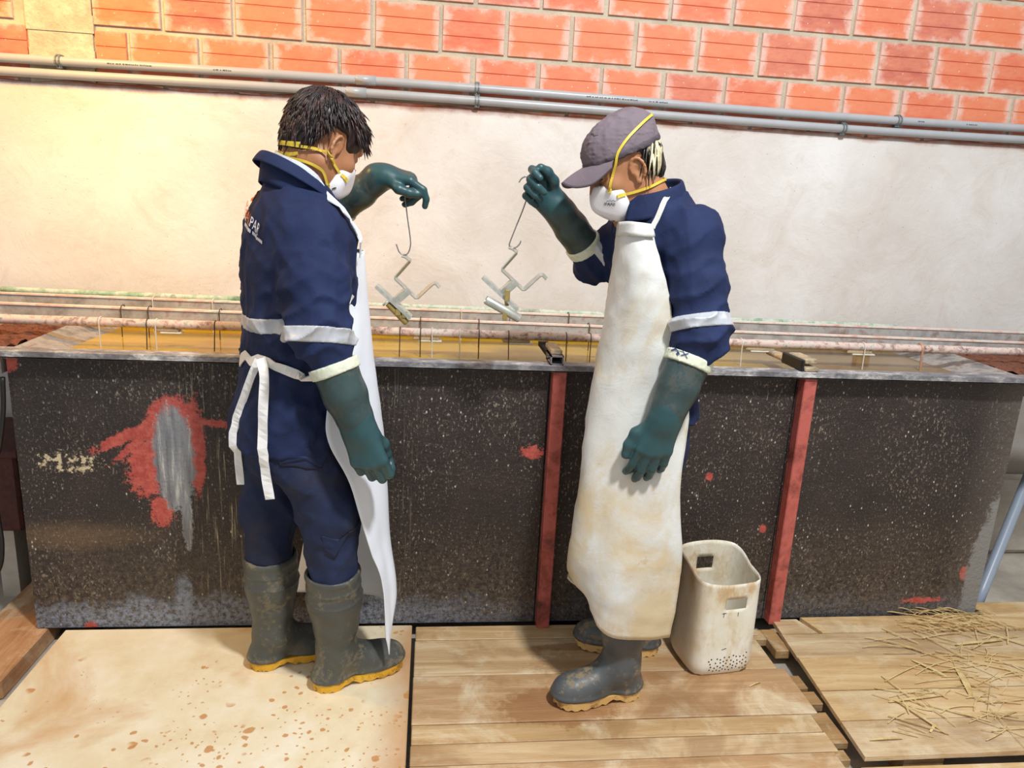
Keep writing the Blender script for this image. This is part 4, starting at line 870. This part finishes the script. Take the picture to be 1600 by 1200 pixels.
# apron
rows = [[(555, 397, -.31), (562, 394, -.25), (568, 391, -.2), (562, 391, -.1), (545, 395, -.04)], [(546, 455, -.36), (562, 453, -.29), (573, 450, -.2), (562, 450, -.08), (535, 450, -.02)], [(525, 560, -.42), (562, 560, -.34), (585, 560, -.22), (568, 560, -.07), (525, 560, .0)],
        [(511, 640, -.445), (560, 642, -.36), (595, 642, -.24), (572, 640, -.07), (515, 640, .01)], [(513, 690, -.45), (562, 690, -.37), (599, 690, -.24), (572, 690, -.07), (500, 690, .0)], [(547, 757, -.43), (580, 758, -.36), (604, 760, -.25), (574, 760, -.08), (490, 760, -.0)],
        [(575, 850, -.40), (595, 850, -.35), (610, 850, -.27), (574, 850, -.11), (474, 850, -.03)], [(598, 915, -.37), (608, 918, -.34), (618, 922, -.29), (580, 892, -.14), (466, 895, -.04)], [(604, 1000, -.35), (610, 1022, -.335), (607, 965, -.30), (584, 930, -.15), (464, 925, -.05)]]
wa = Waves(31, .22, 5, (1, 1, .3)); V, Q = sheet([[at(*p) for p in r] for r in rows], 7, 7, .003, lambda G_: .010*wa(G_[..., 0], G_[..., 1], G_[..., 2])); ap = obj('apron', V, Q, PM['apw'], LM); tag(ap, 'clean white apron')
JC = Field(); JC.it = list(J.it); JC.disp = J.disp
P, N = follow(JC, [at(556, 399, -.33), at(541, 360, -.36), at(524, 330, -.37)], .011)
Pn, Nn = follow(NF, [at(508, 300, -.37), at(486, 275, -.37), at(462, 258, -.34), at(440, 250, -.28)], .013); P = np.vstack([P, Pn]); N = np.vstack([N, Nn])
MB().ribbon(P, N, .026, .003).build('neck_strap', PM['apw'], ap)
MB().tube([at(552, 394, -.335), at(560, 391, -.325), at(564, 397, -.32)], .004, 6).build('strap_clip', plain('strap_steel', '#b9bbbd', .3, .8), ap)
P, N = follow(JC, [at(545, 462, -.37), at(530, 500, -.42), at(545, 455, -.37)][:2], .006, 5); MB().ribbon(P, N, .014, .003).build('side_strap', PM['tape'], ap)
P, N = follow(JC, [at(392, 590, -.2), at(399, 558, -.3), at(418, 563, -.40), at(446, 578, -.44), at(480, 590, -.46), at(515, 594, -.44)], .006); MB().ribbon(P, N, .024, .003).build('waist_tie', PM['tape'], ap)
def tie(pts, nw, wd, name='hanging_tie'):
    P = spline([at(*p) for p in pts], 5); P2, N2 = JC.wrap(P, .008); d = JC.ev(P); m = d < .008; P[m] = P2[m]
    MB().ribbon(P, [(.25*math.sin(i*.9), -1, .1) for i in range(len(P))], wd, .003).build(name, PM['tape'], ap)
tie([(408, 560, -.42), (413, 590, -.45), (411, 640, -.455), (411, 690, -.455), (415, 740, -.45), (422, 780, -.45)], 0, .024)
tie([(404, 562, -.40), (392, 590, -.40), (375, 640, -.37), (370, 668, -.365), (372, 715, -.36), (376, 757, -.36)], 0, .02)
# hair
HA = Field(); HA.ell(H(-.012, 0, .046), np.array((.109, .089, .092))*.97, M, .01); HA.ell(H(-.055, 0, -.01), np.array((.055, .066, .07))*.97, M, .02)
def hcut(X, Y, Z):
    x, y, z = X-Oh[0], Y-Oh[1], Z-Oh[2]; a = (x*M[0, 0]+y*M[0, 1]+z*M[0, 2])/.97; c = (x*M[2, 0]+y*M[2, 1]+z*M[2, 2])/.97
    return np.interp(a, [-.12, -.06, -.045, -.026, .012, .03, .05, .075, .12], [-.075, -.07, -.02, .034, .036, .004, -.002, .022, .03])-c
HA.put(hcut, [-9]*3, [9]*3, .004, 'i'); wh = Waves(41, .035, 6, (1, 1, .35)); HA.disp = lambda X, Y, Z: .005*wh(X, Y, Z)
V, Q = HA.mesh(.004); hr = obj('hair', V, Q, PM['hairb'], LM)
rr = np.random.default_rng(5); roots = []; dirs = []; top = H(-.045, 0, .13)
while len(roots) < 1500:
    v = unit(rr.normal(size=3)); a, c = v[0]*.105-.012, v[2]*.09+.046; bq = v[1]*.086
    lim = np.interp(a, [-.12, -.06, -.045, -.026, .012, .03, .05, .075, .12], [-.045, -.045, .0, .055, .055, .035, .03, .045, .05])
    if c < lim+(.0 if c > .12 else .012): continue
    p = H(a, bq, c); w_ = p-top; w_ = w_/(np.linalg.norm(w_)+1e-6); roots.append(p); dirs.append(unit(w_+np.array([0, 0, -.45])+.15*fh))
lb = locks(HA, roots, dirs, .034, .0032, 6, off=-.003, sag=.55); lb.build('hair_locks', PM['hairb'], hr, True)['kind'] = 'stuff'
# mask and straps
def mask(par, H, M, s, F, text, mirror):
    K = Field(); K.ell(H(.066, 0, -.064), np.array((.066, .066, .072))*s, M, .01)
    n = unit(M[0]*1.-M[2]*.12); K.plane(H(.044, 0, -.055), -n, .004)
    for q in (-1, 1): K.plane(H(.058, 0, -.06)+unit(M[0]*.72+q*M[1]*.69)*.056*s, M[0]*.72+q*M[1]*.69, .010)
    K.plane(H(.1, 0, -.104), M[0]*.7-M[2]*.71, .012); K.plane(H(.1, 0, -.010), M[2]-.32*M[0], .004); K.plane(H(.124, 0, -.03), M[0]*.85+M[2]*.53, .012)
    V, Q = K.mesh(.003); mk = obj('respirator_mask', V, Q, PM['mask'], par); tag(mk, 'white cup respirator')
    MB().tube(K.wrap(spline([H(.095, q, -.008-abs(q)*.35) for q in (-.03, -.015, 0, .015, .03)], 3), .001)[0], .0022, 6).build('nose_clip', PM['refl'], mk)
    return mk, K
mk, K = mask(LM, H, M, .97, NF, None, -1)
HH = Field(); HH.it = list(NF.it)+[i for i in HA.it if i[4] == 'u']
def strap(par, F, pts, H, M, O, s, w=.0065, loc=None):
    P = np.array([p if isinstance(p, np.ndarray) else at(*p) for p in pts]); P, _ = F.wrap(P, .004, 14); L = (P-O)@M.T; L2 = L.copy(); L2[:, 1] *= -1; P2 = (O+L2@M)[::-1]
    A, NA = F.wrap(spline(np.vstack([P, P2]), 6), .0035, 10); MB().ribbon(A, NA, w, .0025).build('strap', PM['strap'], par)
    for Q0, dq in ((A[0], A[0]-A[2]), (A[-1], A[-1]-A[-3])):
        B, NB = K.wrap([Q0+unit(dq)*t for t in (-.004, .006, .014)], .002, 10); MB().ribbon(B, NB, .009, .003).build('strap_tab', PM['strap'], par)
strap(mk, HH, [H(.06, -.062, -.058), H(.036, -.074, -.05), (511, 242, -.37), (488, 231, -.36), (465, 223, -.32), (455, 222, -.29)], H, M, Oh, .97)
strap(mk, HH, [(531, 297, -.36), (518, 282, -.37), (500, 267, -.37), (478, 253, -.36), (458, 245, -.33), (447, 243, -.29)], H, M, Oh, .97)
q = K.wrap([at(u, v, -.4) for u, v in ((524, 311), (529, 309), (534, 309))], .001, 14)[0]
for p_ in q: MB().tube([p_-np.array([.001, 0, .001]), p_+np.array([.002, 0, .001])], .0016, 6).build('mask_print', PM['blk'], mk)

# ================================================================== man on the right
g2 = unit([-.9, -.43]); sR = np.array([g2[1], -g2[0]])
RM = thing('person', 'man in a faded grey cap and stained cream apron, facing left, holding a wire hook', 'person', (.6, -.29, 0), 'two workers at the tank')
torso = [(*at(1012, 640, -.31), .155, .112), (*at(1018, 560, -.31), .15, .10), (*at(1030, 470, -.30), .165, .11), (*at(1036, 400, -.30), .178, .125), (*at(1034, 350, -.30), .16, .11), (*at(1024, 326, -.30), .105, .085), (*at(1014, 305, -.30), .066, .066)]
chest = at(1034, 360, -.30)
bN = (at(1082, 368, -.41), at(1092, 525, -.49), at(1039, 652, -.525)); bF = (at(988, 365, -.16), at(930, 408, -.13), at(868, 322, -.2))
Or = at(976, 262, -.30); yb = math.radians(7); pb_ = math.radians(27); fr = np.array([-math.cos(yb)*math.cos(pb_), -math.sin(yb)*math.cos(pb_), -math.sin(pb_)]); ur = np.array([-math.cos(yb)*math.sin(pb_), -math.sin(yb)*math.sin(pb_), math.cos(pb_)])
neckR = at(1012, 325, -.30)
hipR = [at(1018, 690, -.36), at(985, 690, -.22)]; hlR = [np.array([.667, -.394, 0]), np.array([.79, -.192, 0])]; drR = [np.array([-.273, -.048]), np.array([-.27, .06])]
tpR = [at(984, 905, -.40), np.array([.735, -.185, .33])]; knR = [hipR[0]*.42+tpR[0]*.58+np.array([-.03, -.01, .06]), hipR[1]*.45+tpR[1]*.55+np.array([-.03, 0, .06])]
anR = [np.array([h[0], h[1], .12])+.075*unit([d[0], d[1], 0]) for h, d in zip(hlR, drR)]
legsR = [(hipR[i], knR[i], anR[i], np.array([hlR[i][0], hlR[i][1], .055])+.19*unit([drR[i][0], drR[i][1], 0])) for i in (0, 1)]
bodyR, HFr, NFr, Hr, Mr = skin_body(RM, Or, fr, ur, .97, neckR, None, [bN, bF], torso, g2, legsR)
for q in (1, -1):
    MB().tube(HFr.wrap(spline([Hr(.09, q*.018, .002), Hr(.094, q*.032, -.001), Hr(.086, q*.045, .003)], 4), .0008)[0], .0016, 5).build('eyelashes', PM['lash'], bodyR)
    MB().ribbon(*HFr.wrap(spline([Hr(.095, q*.014, .026), Hr(.095, q*.032, .032), Hr(.083, q*.05, .026)], 4), .001), .007, .002).build('eyebrow', PM['lash'], bodyR)
jr, JR, TR_, SR = jacket(RM, torso, g2, [(*bN, .27, .078, .075, .052, chest), (*bF, .28, .068, .062, .044, chest)], (Waves(14, .17, 5, (1, 1, .6)), Waves(15, .085, 4)))
collar(jr, at(1014, 322, -.30), g2, .08, .34, .045, .22, 2*math.pi-.22, PM['navy'])
band('reflective_band', jr, SR[0], at(1092, 505, -.48), at(1094, 500, -.48)-at(1088, 440, -.45), .018)
band('reflective_band', jr, SR[1], at(945, 398, -.14), bF[1]-bF[0], .016)
TQ = Field(); TQ.loft([(*at(1000, 720, -.30), .14, .105), (*at(1004, 620, -.30), .15, .11)], g2, .04)
for i in (0, 1): TQ.cone(hipR[i], knR[i], .084, .076, .05); TQ.cone(knR[i], tpR[i], .076, .058, .03); TQ.cone(tpR[i], tpR[i]-np.array([0, 0, .05]), .055, .05, .02)
TQ.disp = lambda X, Y, Z: .009*w1(X, Y, Z)+.005*w2(X, Y, Z); V, Q = TQ.mesh(.008); obj('trousers', V, Q, PM['pants'], RM)
for i in (0, 1): boot('boot', RM, hlR[i], drR[i], tpR[i], .066, PM['boot2'], PM['solec'], .98, .285, False)
D = at(1008, 748, -.535)-bN[2]; limb = limb_glove('glove', RM, bN[1], bN[2], .27, .059, .039, D, (-.12, -1, .2), (-1, 0, -.2), [(.34, .4, .35), (.3, .4, .35), (.3, .4, .35), (.36, .4, .35)], [(.72, .7, -.05), (.96, .2, -.1), (.98, .0, -.15)], 1.08, spread=.5)
Wc = bN[1]+(bN[2]-bN[1])*.27; axc = unit(bN[2]-bN[1]); ex = unit(np.array([.9, 0, -.43])); CF = limb[2]
text_on('pen_letters', 'JAX', limb[0], PM['blue'], at(1064, 556, -.56), unit(at(1090, 567, -.56)-at(1050, 550, -.56)), unit(np.array([.25, 0, 1])), (0, 1, 0), CF, .02, .002, sx=1.3)
D = np.array([-.72, -.1, .55]); glr, GFr, _, tipR = limb_glove('glove', RM, bF[1], bF[2], .26, .052, .036, D, (.15, 1, .1), (.2, -.2, 1), [(.7, 1.1, .7), (1.15, 1.35, .7), (1.2, 1.4, .8), (1.2, 1.4, .8)], [(.75, .65, -.45), (.95, .2, -.3), (.95, -.15, -.3)], .98)
rows = [[(1018, 353, -.42), (1000, 351, -.43), (984, 349, -.405), (968, 350, -.34), (972, 352, -.22)], [(1030, 400, -.46), (1006, 400, -.465), (982, 400, -.435), (959, 400, -.35), (965, 400, -.2)], [(1046, 462, -.475), (1012, 462, -.475), (978, 462, -.44), (949, 462, -.35), (956, 462, -.18)],
        [(1056, 540, -.475), (1018, 540, -.47), (974, 540, -.44), (937, 540, -.35), (946, 540, -.17)], [(1077, 640, -.465), (1030, 640, -.47), (970, 640, -.445), (921, 640, -.36), (934, 640, -.17)], [(1063, 760, -.485), (1018, 760, -.49), (957, 760, -.465), (906, 760, -.38), (920, 760, -.18)],
        [(1064, 870, -.49), (1012, 870, -.50), (950, 870, -.48), (889, 870, -.39), (900, 870, -.2)], [(1056, 940, -.49), (1008, 945, -.505), (948, 938, -.49), (897, 905, -.39), (890, 890, -.25)], [(1046, 996, -.49), (1006, 1001, -.505), (944, 990, -.49), (913, 930, -.41), (886, 903, -.33)]]
wb = Waves(33, .2, 6, (1, 1, .35)); wc = Waves(34, .07, 5)
V, Q = sheet([[at(*p) for p in r] for r in rows], 8, 8, .004, lambda G_: .014*wb(G_[..., 0], G_[..., 1], G_[..., 2])+.007*wc(G_[..., 0], G_[..., 1], G_[..., 2])); ar = obj('apron', V, Q, PM['apo'], RM); tag(ar, 'stained cream apron with a frayed hem')
cr = [[at(1019, 351, -.432), at(1000, 348, -.442), at(984, 346, -.417), at(967, 347, -.35)], [at(1023, 370, -.447), at(1003, 369, -.455), at(982, 368, -.43), at(963, 369, -.355)]]
V, Q = sheet(cr, 5, 4, .006); obj('bib_hem', V, Q, PM['apo'], ar)
P, N = follow(JR, [at(1016, 354, -.43), at(1027, 335, -.42), at(1038, 315, -.40), at(1050, 294, -.34), at(1048, 288, -.28)], .006); MB().ribbon(P, N, .014, .003).build('neck_strap', PM['apo'], ar)
# cap
s = .97; CP = Field(); CP.ell(Hr(-.006, 0, .05), np.array((.112, .089, .092))*s, Mr, .01); CP.ell(Hr(-.055, 0, .09), np.array((.055, .062, .05))*s, Mr, .03); n = unit(Mr[2]-.02*Mr[0]); CP.plane(Hr(0, 0, .036), -n); CP.ell(Hr(-.006, 0, .03), np.array((.103, .081, .075))*s, Mr, .0, 's')
w3, w4 = Waves(51, .06, 5), Waves(52, .025, 5, (1, 1, 2.2)); CP.disp = lambda X, Y, Z: .008*w3(X, Y, Z)+.005*w4(X, Y, Z)
V, Q = CP.mesh(.0034); cp = obj('cap', V, Q, PM['cap'], RM); tag(cp, 'faded grey-mauve cap')
BN = shell(CP, [(Hr(0, 0, .052), n)], .002); V, Q = BN.mesh(.004); obj('cap_band', V, Q, PM['capd'], cp)
ang = np.radians(np.linspace(-62, 62, 9)); gr = []
for k, (ln, dp) in enumerate(((0, 0), (.03, .002), (.056, .006), (.078, .012))): gr.append([Hr(-.006+.107*math.cos(a)+ln*max(.04, math.cos(a*1.4))**.55, .086*math.sin(a), .046-dp-.005*math.sin(a)**2-.06*k/3*abs(math.sin(a))**1.2*max(0, math.cos(a*1.44))**.5) for a in ang])
V, Q = sheet(gr, 4, 5, .005); br = obj('brim', V, Q, PM['cap'], cp); ed = spline(gr[-1], 5); MB().tube(ed, .003, 6).build('brim_edge', PM['capd'], br)
b = MB()
for i, t in enumerate((.18, .24, .3, .36, .5, .58, .64)):
    c0 = np.array(gr[2][7])*(1-t)+np.array(gr[2][4])*t; c0 = c0+np.array(Mr[2])*.0045; e1 = unit(np.array(gr[2][4])-np.array(gr[2][7])); e2 = unit(np.cross(Mr[2], e1)); b.add([c0+e1*x+e2*y for x, y in ((-.0022, -.002), (.0022, -.002), (.0022, .002), (-.0022, .002))], [(0, 1, 2, 3)])
b.build('brim_print', PM['ink'], br)
for u0 in (-.04, .03): P = CP.wrap(spline([Hr(u0+.01*k, .08-.02*k if k < 4 else .0, .05+.023*k) for k in range(4)], 4), .0005)[0]; MB().tube(P, .0016, 5).build('cap_seam', PM['capd'], cp)
# hair at the back, black with blond streaks
HB = Field(); HB.ell(Hr(-.028, 0, .02), np.array((.083, .079, .066))*s, Mr, .01); HB.ell(Hr(-.06, 0, -.03), np.array((.045, .058, .045))*s, Mr, .02)
def hcut2(X, Y, Z):
    x, y, z = X-Or[0], Y-Or[1], Z-Or[2]; a = (x*Mr[0, 0]+y*Mr[0, 1]+z*Mr[0, 2])/s; c = (x*Mr[2, 0]+y*Mr[2, 1]+z*Mr[2, 2])/s
    return np.maximum(np.interp(a, [-.12, -.06, -.045, -.026, .012, .04, .06], [-.075, -.065, -.02, .03, .03, .022, .05])-c, c-.06)
HB.put(hcut2, [-9]*3, [9]*3, .003, 'i'); HB.disp = lambda X, Y, Z: .003*wh(X, Y, Z)
V, Q = HB.mesh(.0038); hb = obj('hair', V, Q, PM['hairk'], RM)
rr = np.random.default_rng(9)
for nm, mt, cnt, rad in (('dark_locks', 'hairk', 110, .004), ('blond_locks', 'blond', 70, .0036)):
    roots, dirs = [], []
    while len(roots) < cnt:
        t = rr.uniform(math.radians(105), math.radians(255)); a, bq = -.02+.085*math.cos(t), .08*math.sin(t)
        if nm == 'blond_locks' and abs(math.degrees(t)-180) > 72: continue
        roots.append(Hr(a, bq, rr.uniform(.0, .045))); dirs.append(unit(np.array([0.02, 0, -1])*1.+.04*(Hr(a, bq, 0)-Or)/.1+.1*Mr[0]))
    lb = locks(HB, roots, dirs, .066, rad, 12, off=.0 if nm == 'dark_locks' else .003, sag=.1, n=6); lb.build(nm, PM[mt], hb, True)['kind'] = 'stuff'
# mask
mk, K = mask(RM, Hr, Mr, s, NFr, None, 1)
HH = Field(); HH.it = list(NFr.it)+[i for i in HB.it if i[4] == 'u']; HC = Field(); HC.it = list(HH.it)+[i for i in CP.it if i[4] == 'u']
strap(mk, HC, [(950, 297, -.38), (954, 280, -.39), (962, 260, -.39), (966, 238, -.39), (980, 217, -.38), (996, 200, -.35), (1004, 191, -.31)], Hr, Mr, Or, s)
strap(mk, HH, [(974, 308, -.37), (990, 301, -.37), (1010, 293, -.36), (1028, 285, -.33), (1036, 280, -.3)], Hr, Mr, Or, s)
text_on('mask_print', 'IFANI', mk, PM['blk'], at(962, 322, -.42), unit([1, 0, -.03]), unit([0, 0, 1]), (0, 1, 0), K, .011, .001)
b = MB()
for i in range(7):
    q = K.cast(np.array([at(958+i*1.8, 315-(i % 3)*1.2, -.42), at(960+i*1.8, 314+(i % 2), -.42)]), (0, 1, 0), .0012); b.tube(q, .0006, 4)
b.build('mask_signature', PM['blue'], mk)

# ================================================================== wire hooks and the brackets that hang from them
ZN = G('zinc', .38, .55); zn = ZN.noise(30, 4, .6); ZN.done(ZN.ramp(zn, [(.3, '#a9aba2'), (.7, '#d3d5cc')])); ZN = ZN.m
YZ = plain('yellow_zinc', '#a8945a', .4, .5, 40, .2, .1); ST = plain('hook_steel', '#8f8f8a', .35, .7, 60, .1, .05)
def wirehook(pts, label):
    return tag(MB().tube(spline([at(*p) for p in pts], 6), .0019, 8).build('wire_hook', ST, None, True), label, 'hook', 'hooks held by the two men')
yL, yR = -.01, -.2
wirehook([(626, 268, yL), (629, 276, yL), (631, 290, yL), (636, 335, yL), (641, 372, yL), (641, 386, yL), (637, 396, yL), (630, 398, yL), (624, 394, yL), (621, 387, yL), (619, 381, yL)], 'thin steel wire hook hanging from the raised glove of the bareheaded man')
wirehook([(811, 285, yR), (815, 279, yR), (822, 276, yR), (829, 281, yR), (827, 297, yR), (818, 325, yR), (806, 355, yR), (797, 378, yR), (796, 384, yR), (800, 387, yR), (807, 386, yR), (812, 381, yR), (814, 376, yR)], 'thin steel wire hook hanging from the raised glove of the capped man')
def bracket(dx, dy, y, label, pipe):
    p = lambda u, v, o=0: at(u+dx, v+dy, y+o); t = thing('pole_bracket', label, 'bracket', p(634, 450), 'brackets hung over the bath')
    ppl = [p(628, 399), p(634, 401), p(641, 407), p(617, 434), p(634, 450), p(651, 466), p(676, 443), p(681, 442), p(687, 449)]
    P = []
    for i in range(len(ppl)-1): P += [ppl[i]+(ppl[i+1]-ppl[i])*q for q in (.06, .94)]
    P = [ppl[0]]+P+[ppl[-1]]; N = []
    for i in range(len(P)):
        d = P[min(i+1, len(P)-1)]-P[max(i-1, 0)]; N.append(np.array([-d[2], 0, d[0]])/np.linalg.norm(d)*.86+np.array([0, -.5, 0]))
    MB().ribbon(P, N, .016, .0035).build('strap_arm', ZN, t)
    a, b_ = p(639, 452), p(616, 472); d = unit(b_-a); n = np.array([-d[2], 0, d[0]]); MB().ribbon([a, b_], [np.array([0, -1, 0])+n*.2]*2, .023, .018).build('stem', ZN, t)
    a, b_ = p(589, 445), p(643, 495); d = unit(b_-a); n = np.array([-d[2], 0, d[0]])      # U channel
    b = MB(); L = [a+(b_-a)*q for q in np.linspace(0, 1, 7)]
    b.ribbon(L, [n+np.array([0, -.25, 0])]*7, .03, .003)
    for sgn in (-1, 1): b.ribbon([q+np.array([0, sgn*.0145, 0])+n*-.005 for q in L], [np.array([0, 1, 0])]*7, [.010]*7, .0025)
    b.build('channel', ZN, t); b = MB()
    for e, dd in ((a, 1), (b_, -1)): b.tube([e+d*dd*.006+np.array([0, -.016, 0])-n*.004, e+d*dd*.006+np.array([0, .016, 0])-n*.004], .0055, 10)
    b.build('end_pin', ZN, t)
    if pipe:
        a, b_ = at(759, 468, y-.02), at(812, 498, y-.02); d = unit(b_-a)
        ring = []; bb = MB(); bb.tube([a, a+d*.004, b_-d*.004, b_], [.0115, .013, .013, .0115], 16, False); bb.tube([b_, b_-d*.004, a+d*.004, a], [.0095]*4, 16, False); bb.build('sleeve', ZN, t, True)
        c = p(622, 479, -.01)
        for u, v in ((793, 462), (789, 492)): c = at(u, v, y-.03); MB().box((c[0]-.007, c[1]-.002, c[2]-.016), (c[0]+.007, c[1]+.006, c[2]+.016), .0015).build('clamp_tab', YZ, t)
        c = at(792, 478, y-.005); MB().tube([at(790, 455, y), c], .006, 8).build('bolt', YZ, t)
    else:
        a, b_ = p(606, 474, .0), p(636, 505, .0); d = unit(b_-a); MB().tube([a, a+d*.004, b_-d*.004, b_], [.009, .0105, .0105, .009], 14).build('sleeve', YZ, t, True)
        c = p(603, 473, -.01); MB().tube([c-d*.003, c+d*.003], .0125, 14).build('end_cap', ZN, t, True)
        for u, v in ((622, 488), (632, 492)): c = p(u, v, -.012); MB().box((c[0]-.008, c[1]-.002, c[2]-.01), (c[0]+.008, c[1]+.008, c[2]+.01), .0015).build('clamp_tab', YZ, t)
bracket(0, 0, yL, 'galvanised clamp bracket hanging beside the clean white apron', False)
bracket(167, -13, yR, 'galvanised clamp bracket with a pale pipe sleeve, hanging beside the capped man', True)

# ================================================================== cut plastic tub
tc = np.array([.948, -.235]); yw = math.radians(7); TB = thing('plastic_tub', 'white plastic can cut open as a tub with hand holes, on the plank deck', 'tub', (tc[0], tc[1], 0))
hw, hd = .113, .098; nt, nzz = 72, 30
def tubp(t, z, top):
    c, s_ = math.cos(t), math.sin(t); p = 4.6; r = (abs(c)**p+abs(s_)**p)**(-1/p); k = 1-.16*max(0, 1-z/.045)**2*1.0-.02*(z/.33)
    rib = .0025*sum(math.exp(-((((math.degrees(t)-a+180) % 360)-180)/2.2)**2) for a in (-142, -134, -126, -54, -46, 128, 136, 52, 44))
    x, y = (hw*k+rib)*r*c, (hd*k+rib)*r*s_
    return np.array([tc[0]+x*math.cos(yw)-y*math.sin(yw), tc[1]+x*math.sin(yw)+y*math.cos(yw), z])
def rimh(t):
    c, s_ = math.cos(t), math.sin(t); return .352+.030*s_-.014*max(0, c)*(1-abs(s_))+.010*max(0, -c)*(1-abs(s_))
V = []; F = []
for i in range(nt):
    t = 2*math.pi*i/nt
    for j in range(nzz): z = .001+(rimh(t)-.001)*(j/(nzz-1))**1.12; V.append(tubp(t, z, rimh(t)))
def hole(i, j):
    a = (i+.5)*360/nt; q = (j+.5)/(nzz-1); return (262 <= a <= 297 or 74 <= a <= 106) and .755 <= q <= .875
for i in range(nt):
    for j in range(nzz-1):
        if not hole(i, j): F.append((i*nzz+j, ((i+1) % nt)*nzz+j, ((i+1) % nt)*nzz+j+1, i*nzz+j+1))
V.append(np.array([tc[0], tc[1], .004])); F += [(((i+1) % nt)*nzz, i*nzz, len(V)-1) for i in range(nt)]
def m_tub():
    g = G('tub_plastic', .45); n = g.noise(5, 6, .65); x = g.sep(); q = g.noise(14, 5, .7, g.co(scale=(1, 1, .5)))
    c = g.ramp(n, [(.3, '#ddd6bd'), (.5, '#e9e6d8'), (.7, '#efeee8')]); c = g.mix(g.math('MULTIPLY', g.step(q, .52, .7), .6), c, '#c49f5e')
    c = g.mix(g.math('MULTIPLY', g.math('MULTIPLY', g.step(x[2], .22, .3), g.step(q, .4, .6)), .6), c, '#b98d4c'); c = g.mix(g.math('MULTIPLY', g.math('SUBTRACT', 1, g.step(x[0], -.1, -.06)), .55), c, '#a98554')  # stained upper part; left side browned, its shade painted into the colour
    g.bump(g.noise(70, 4, .6), .15, .003); g.set('Subsurface Weight', .0); return g.done(c)
sh = obj('shell', V, F, m_tub(), TB); md_ = sh.modifiers.new('wall', 'SOLIDIFY'); md_.thickness = .003; md_.offset = -1
b = MB(); rt = random.Random(4)
for k in range(46):
    for _ in range(30):
        t = math.radians(rt.uniform(243, 306)); z = rt.uniform(.018, .066+.016*(math.degrees(t)-243)/63); p = tubp(t, z, .3)
        if all(np.linalg.norm(p-o_) > .0105 for o_ in b.__dict__.setdefault('pts', [])): break
    else: continue
    b.pts.append(p); e = .01; n = unit(np.cross(tubp(t+e, z, 0)-p, tubp(t, z+.003, 0)-p)); b.tube([p-n*.002, p+n*.0006], .0026, 8)
b.build('drain_holes', PM['blk'], TB)['kind'] = 'stuff'
b = MB()
for (a0, z0, a1, z1) in ((262, .098, 270, .102), (258, .213, 258, .228), (283, .213, 283, .226), (255, .226, 262, .227)):
    b.tube([tubp(math.radians(a0+(a1-a0)*q), z0+(z1-z0)*q, 0)+np.array([0, -.0006, 0]) for q in (0, .5, 1)], .0009, 5)
b.build('scratches', PM['blk'], TB)['kind'] = 'stuff'
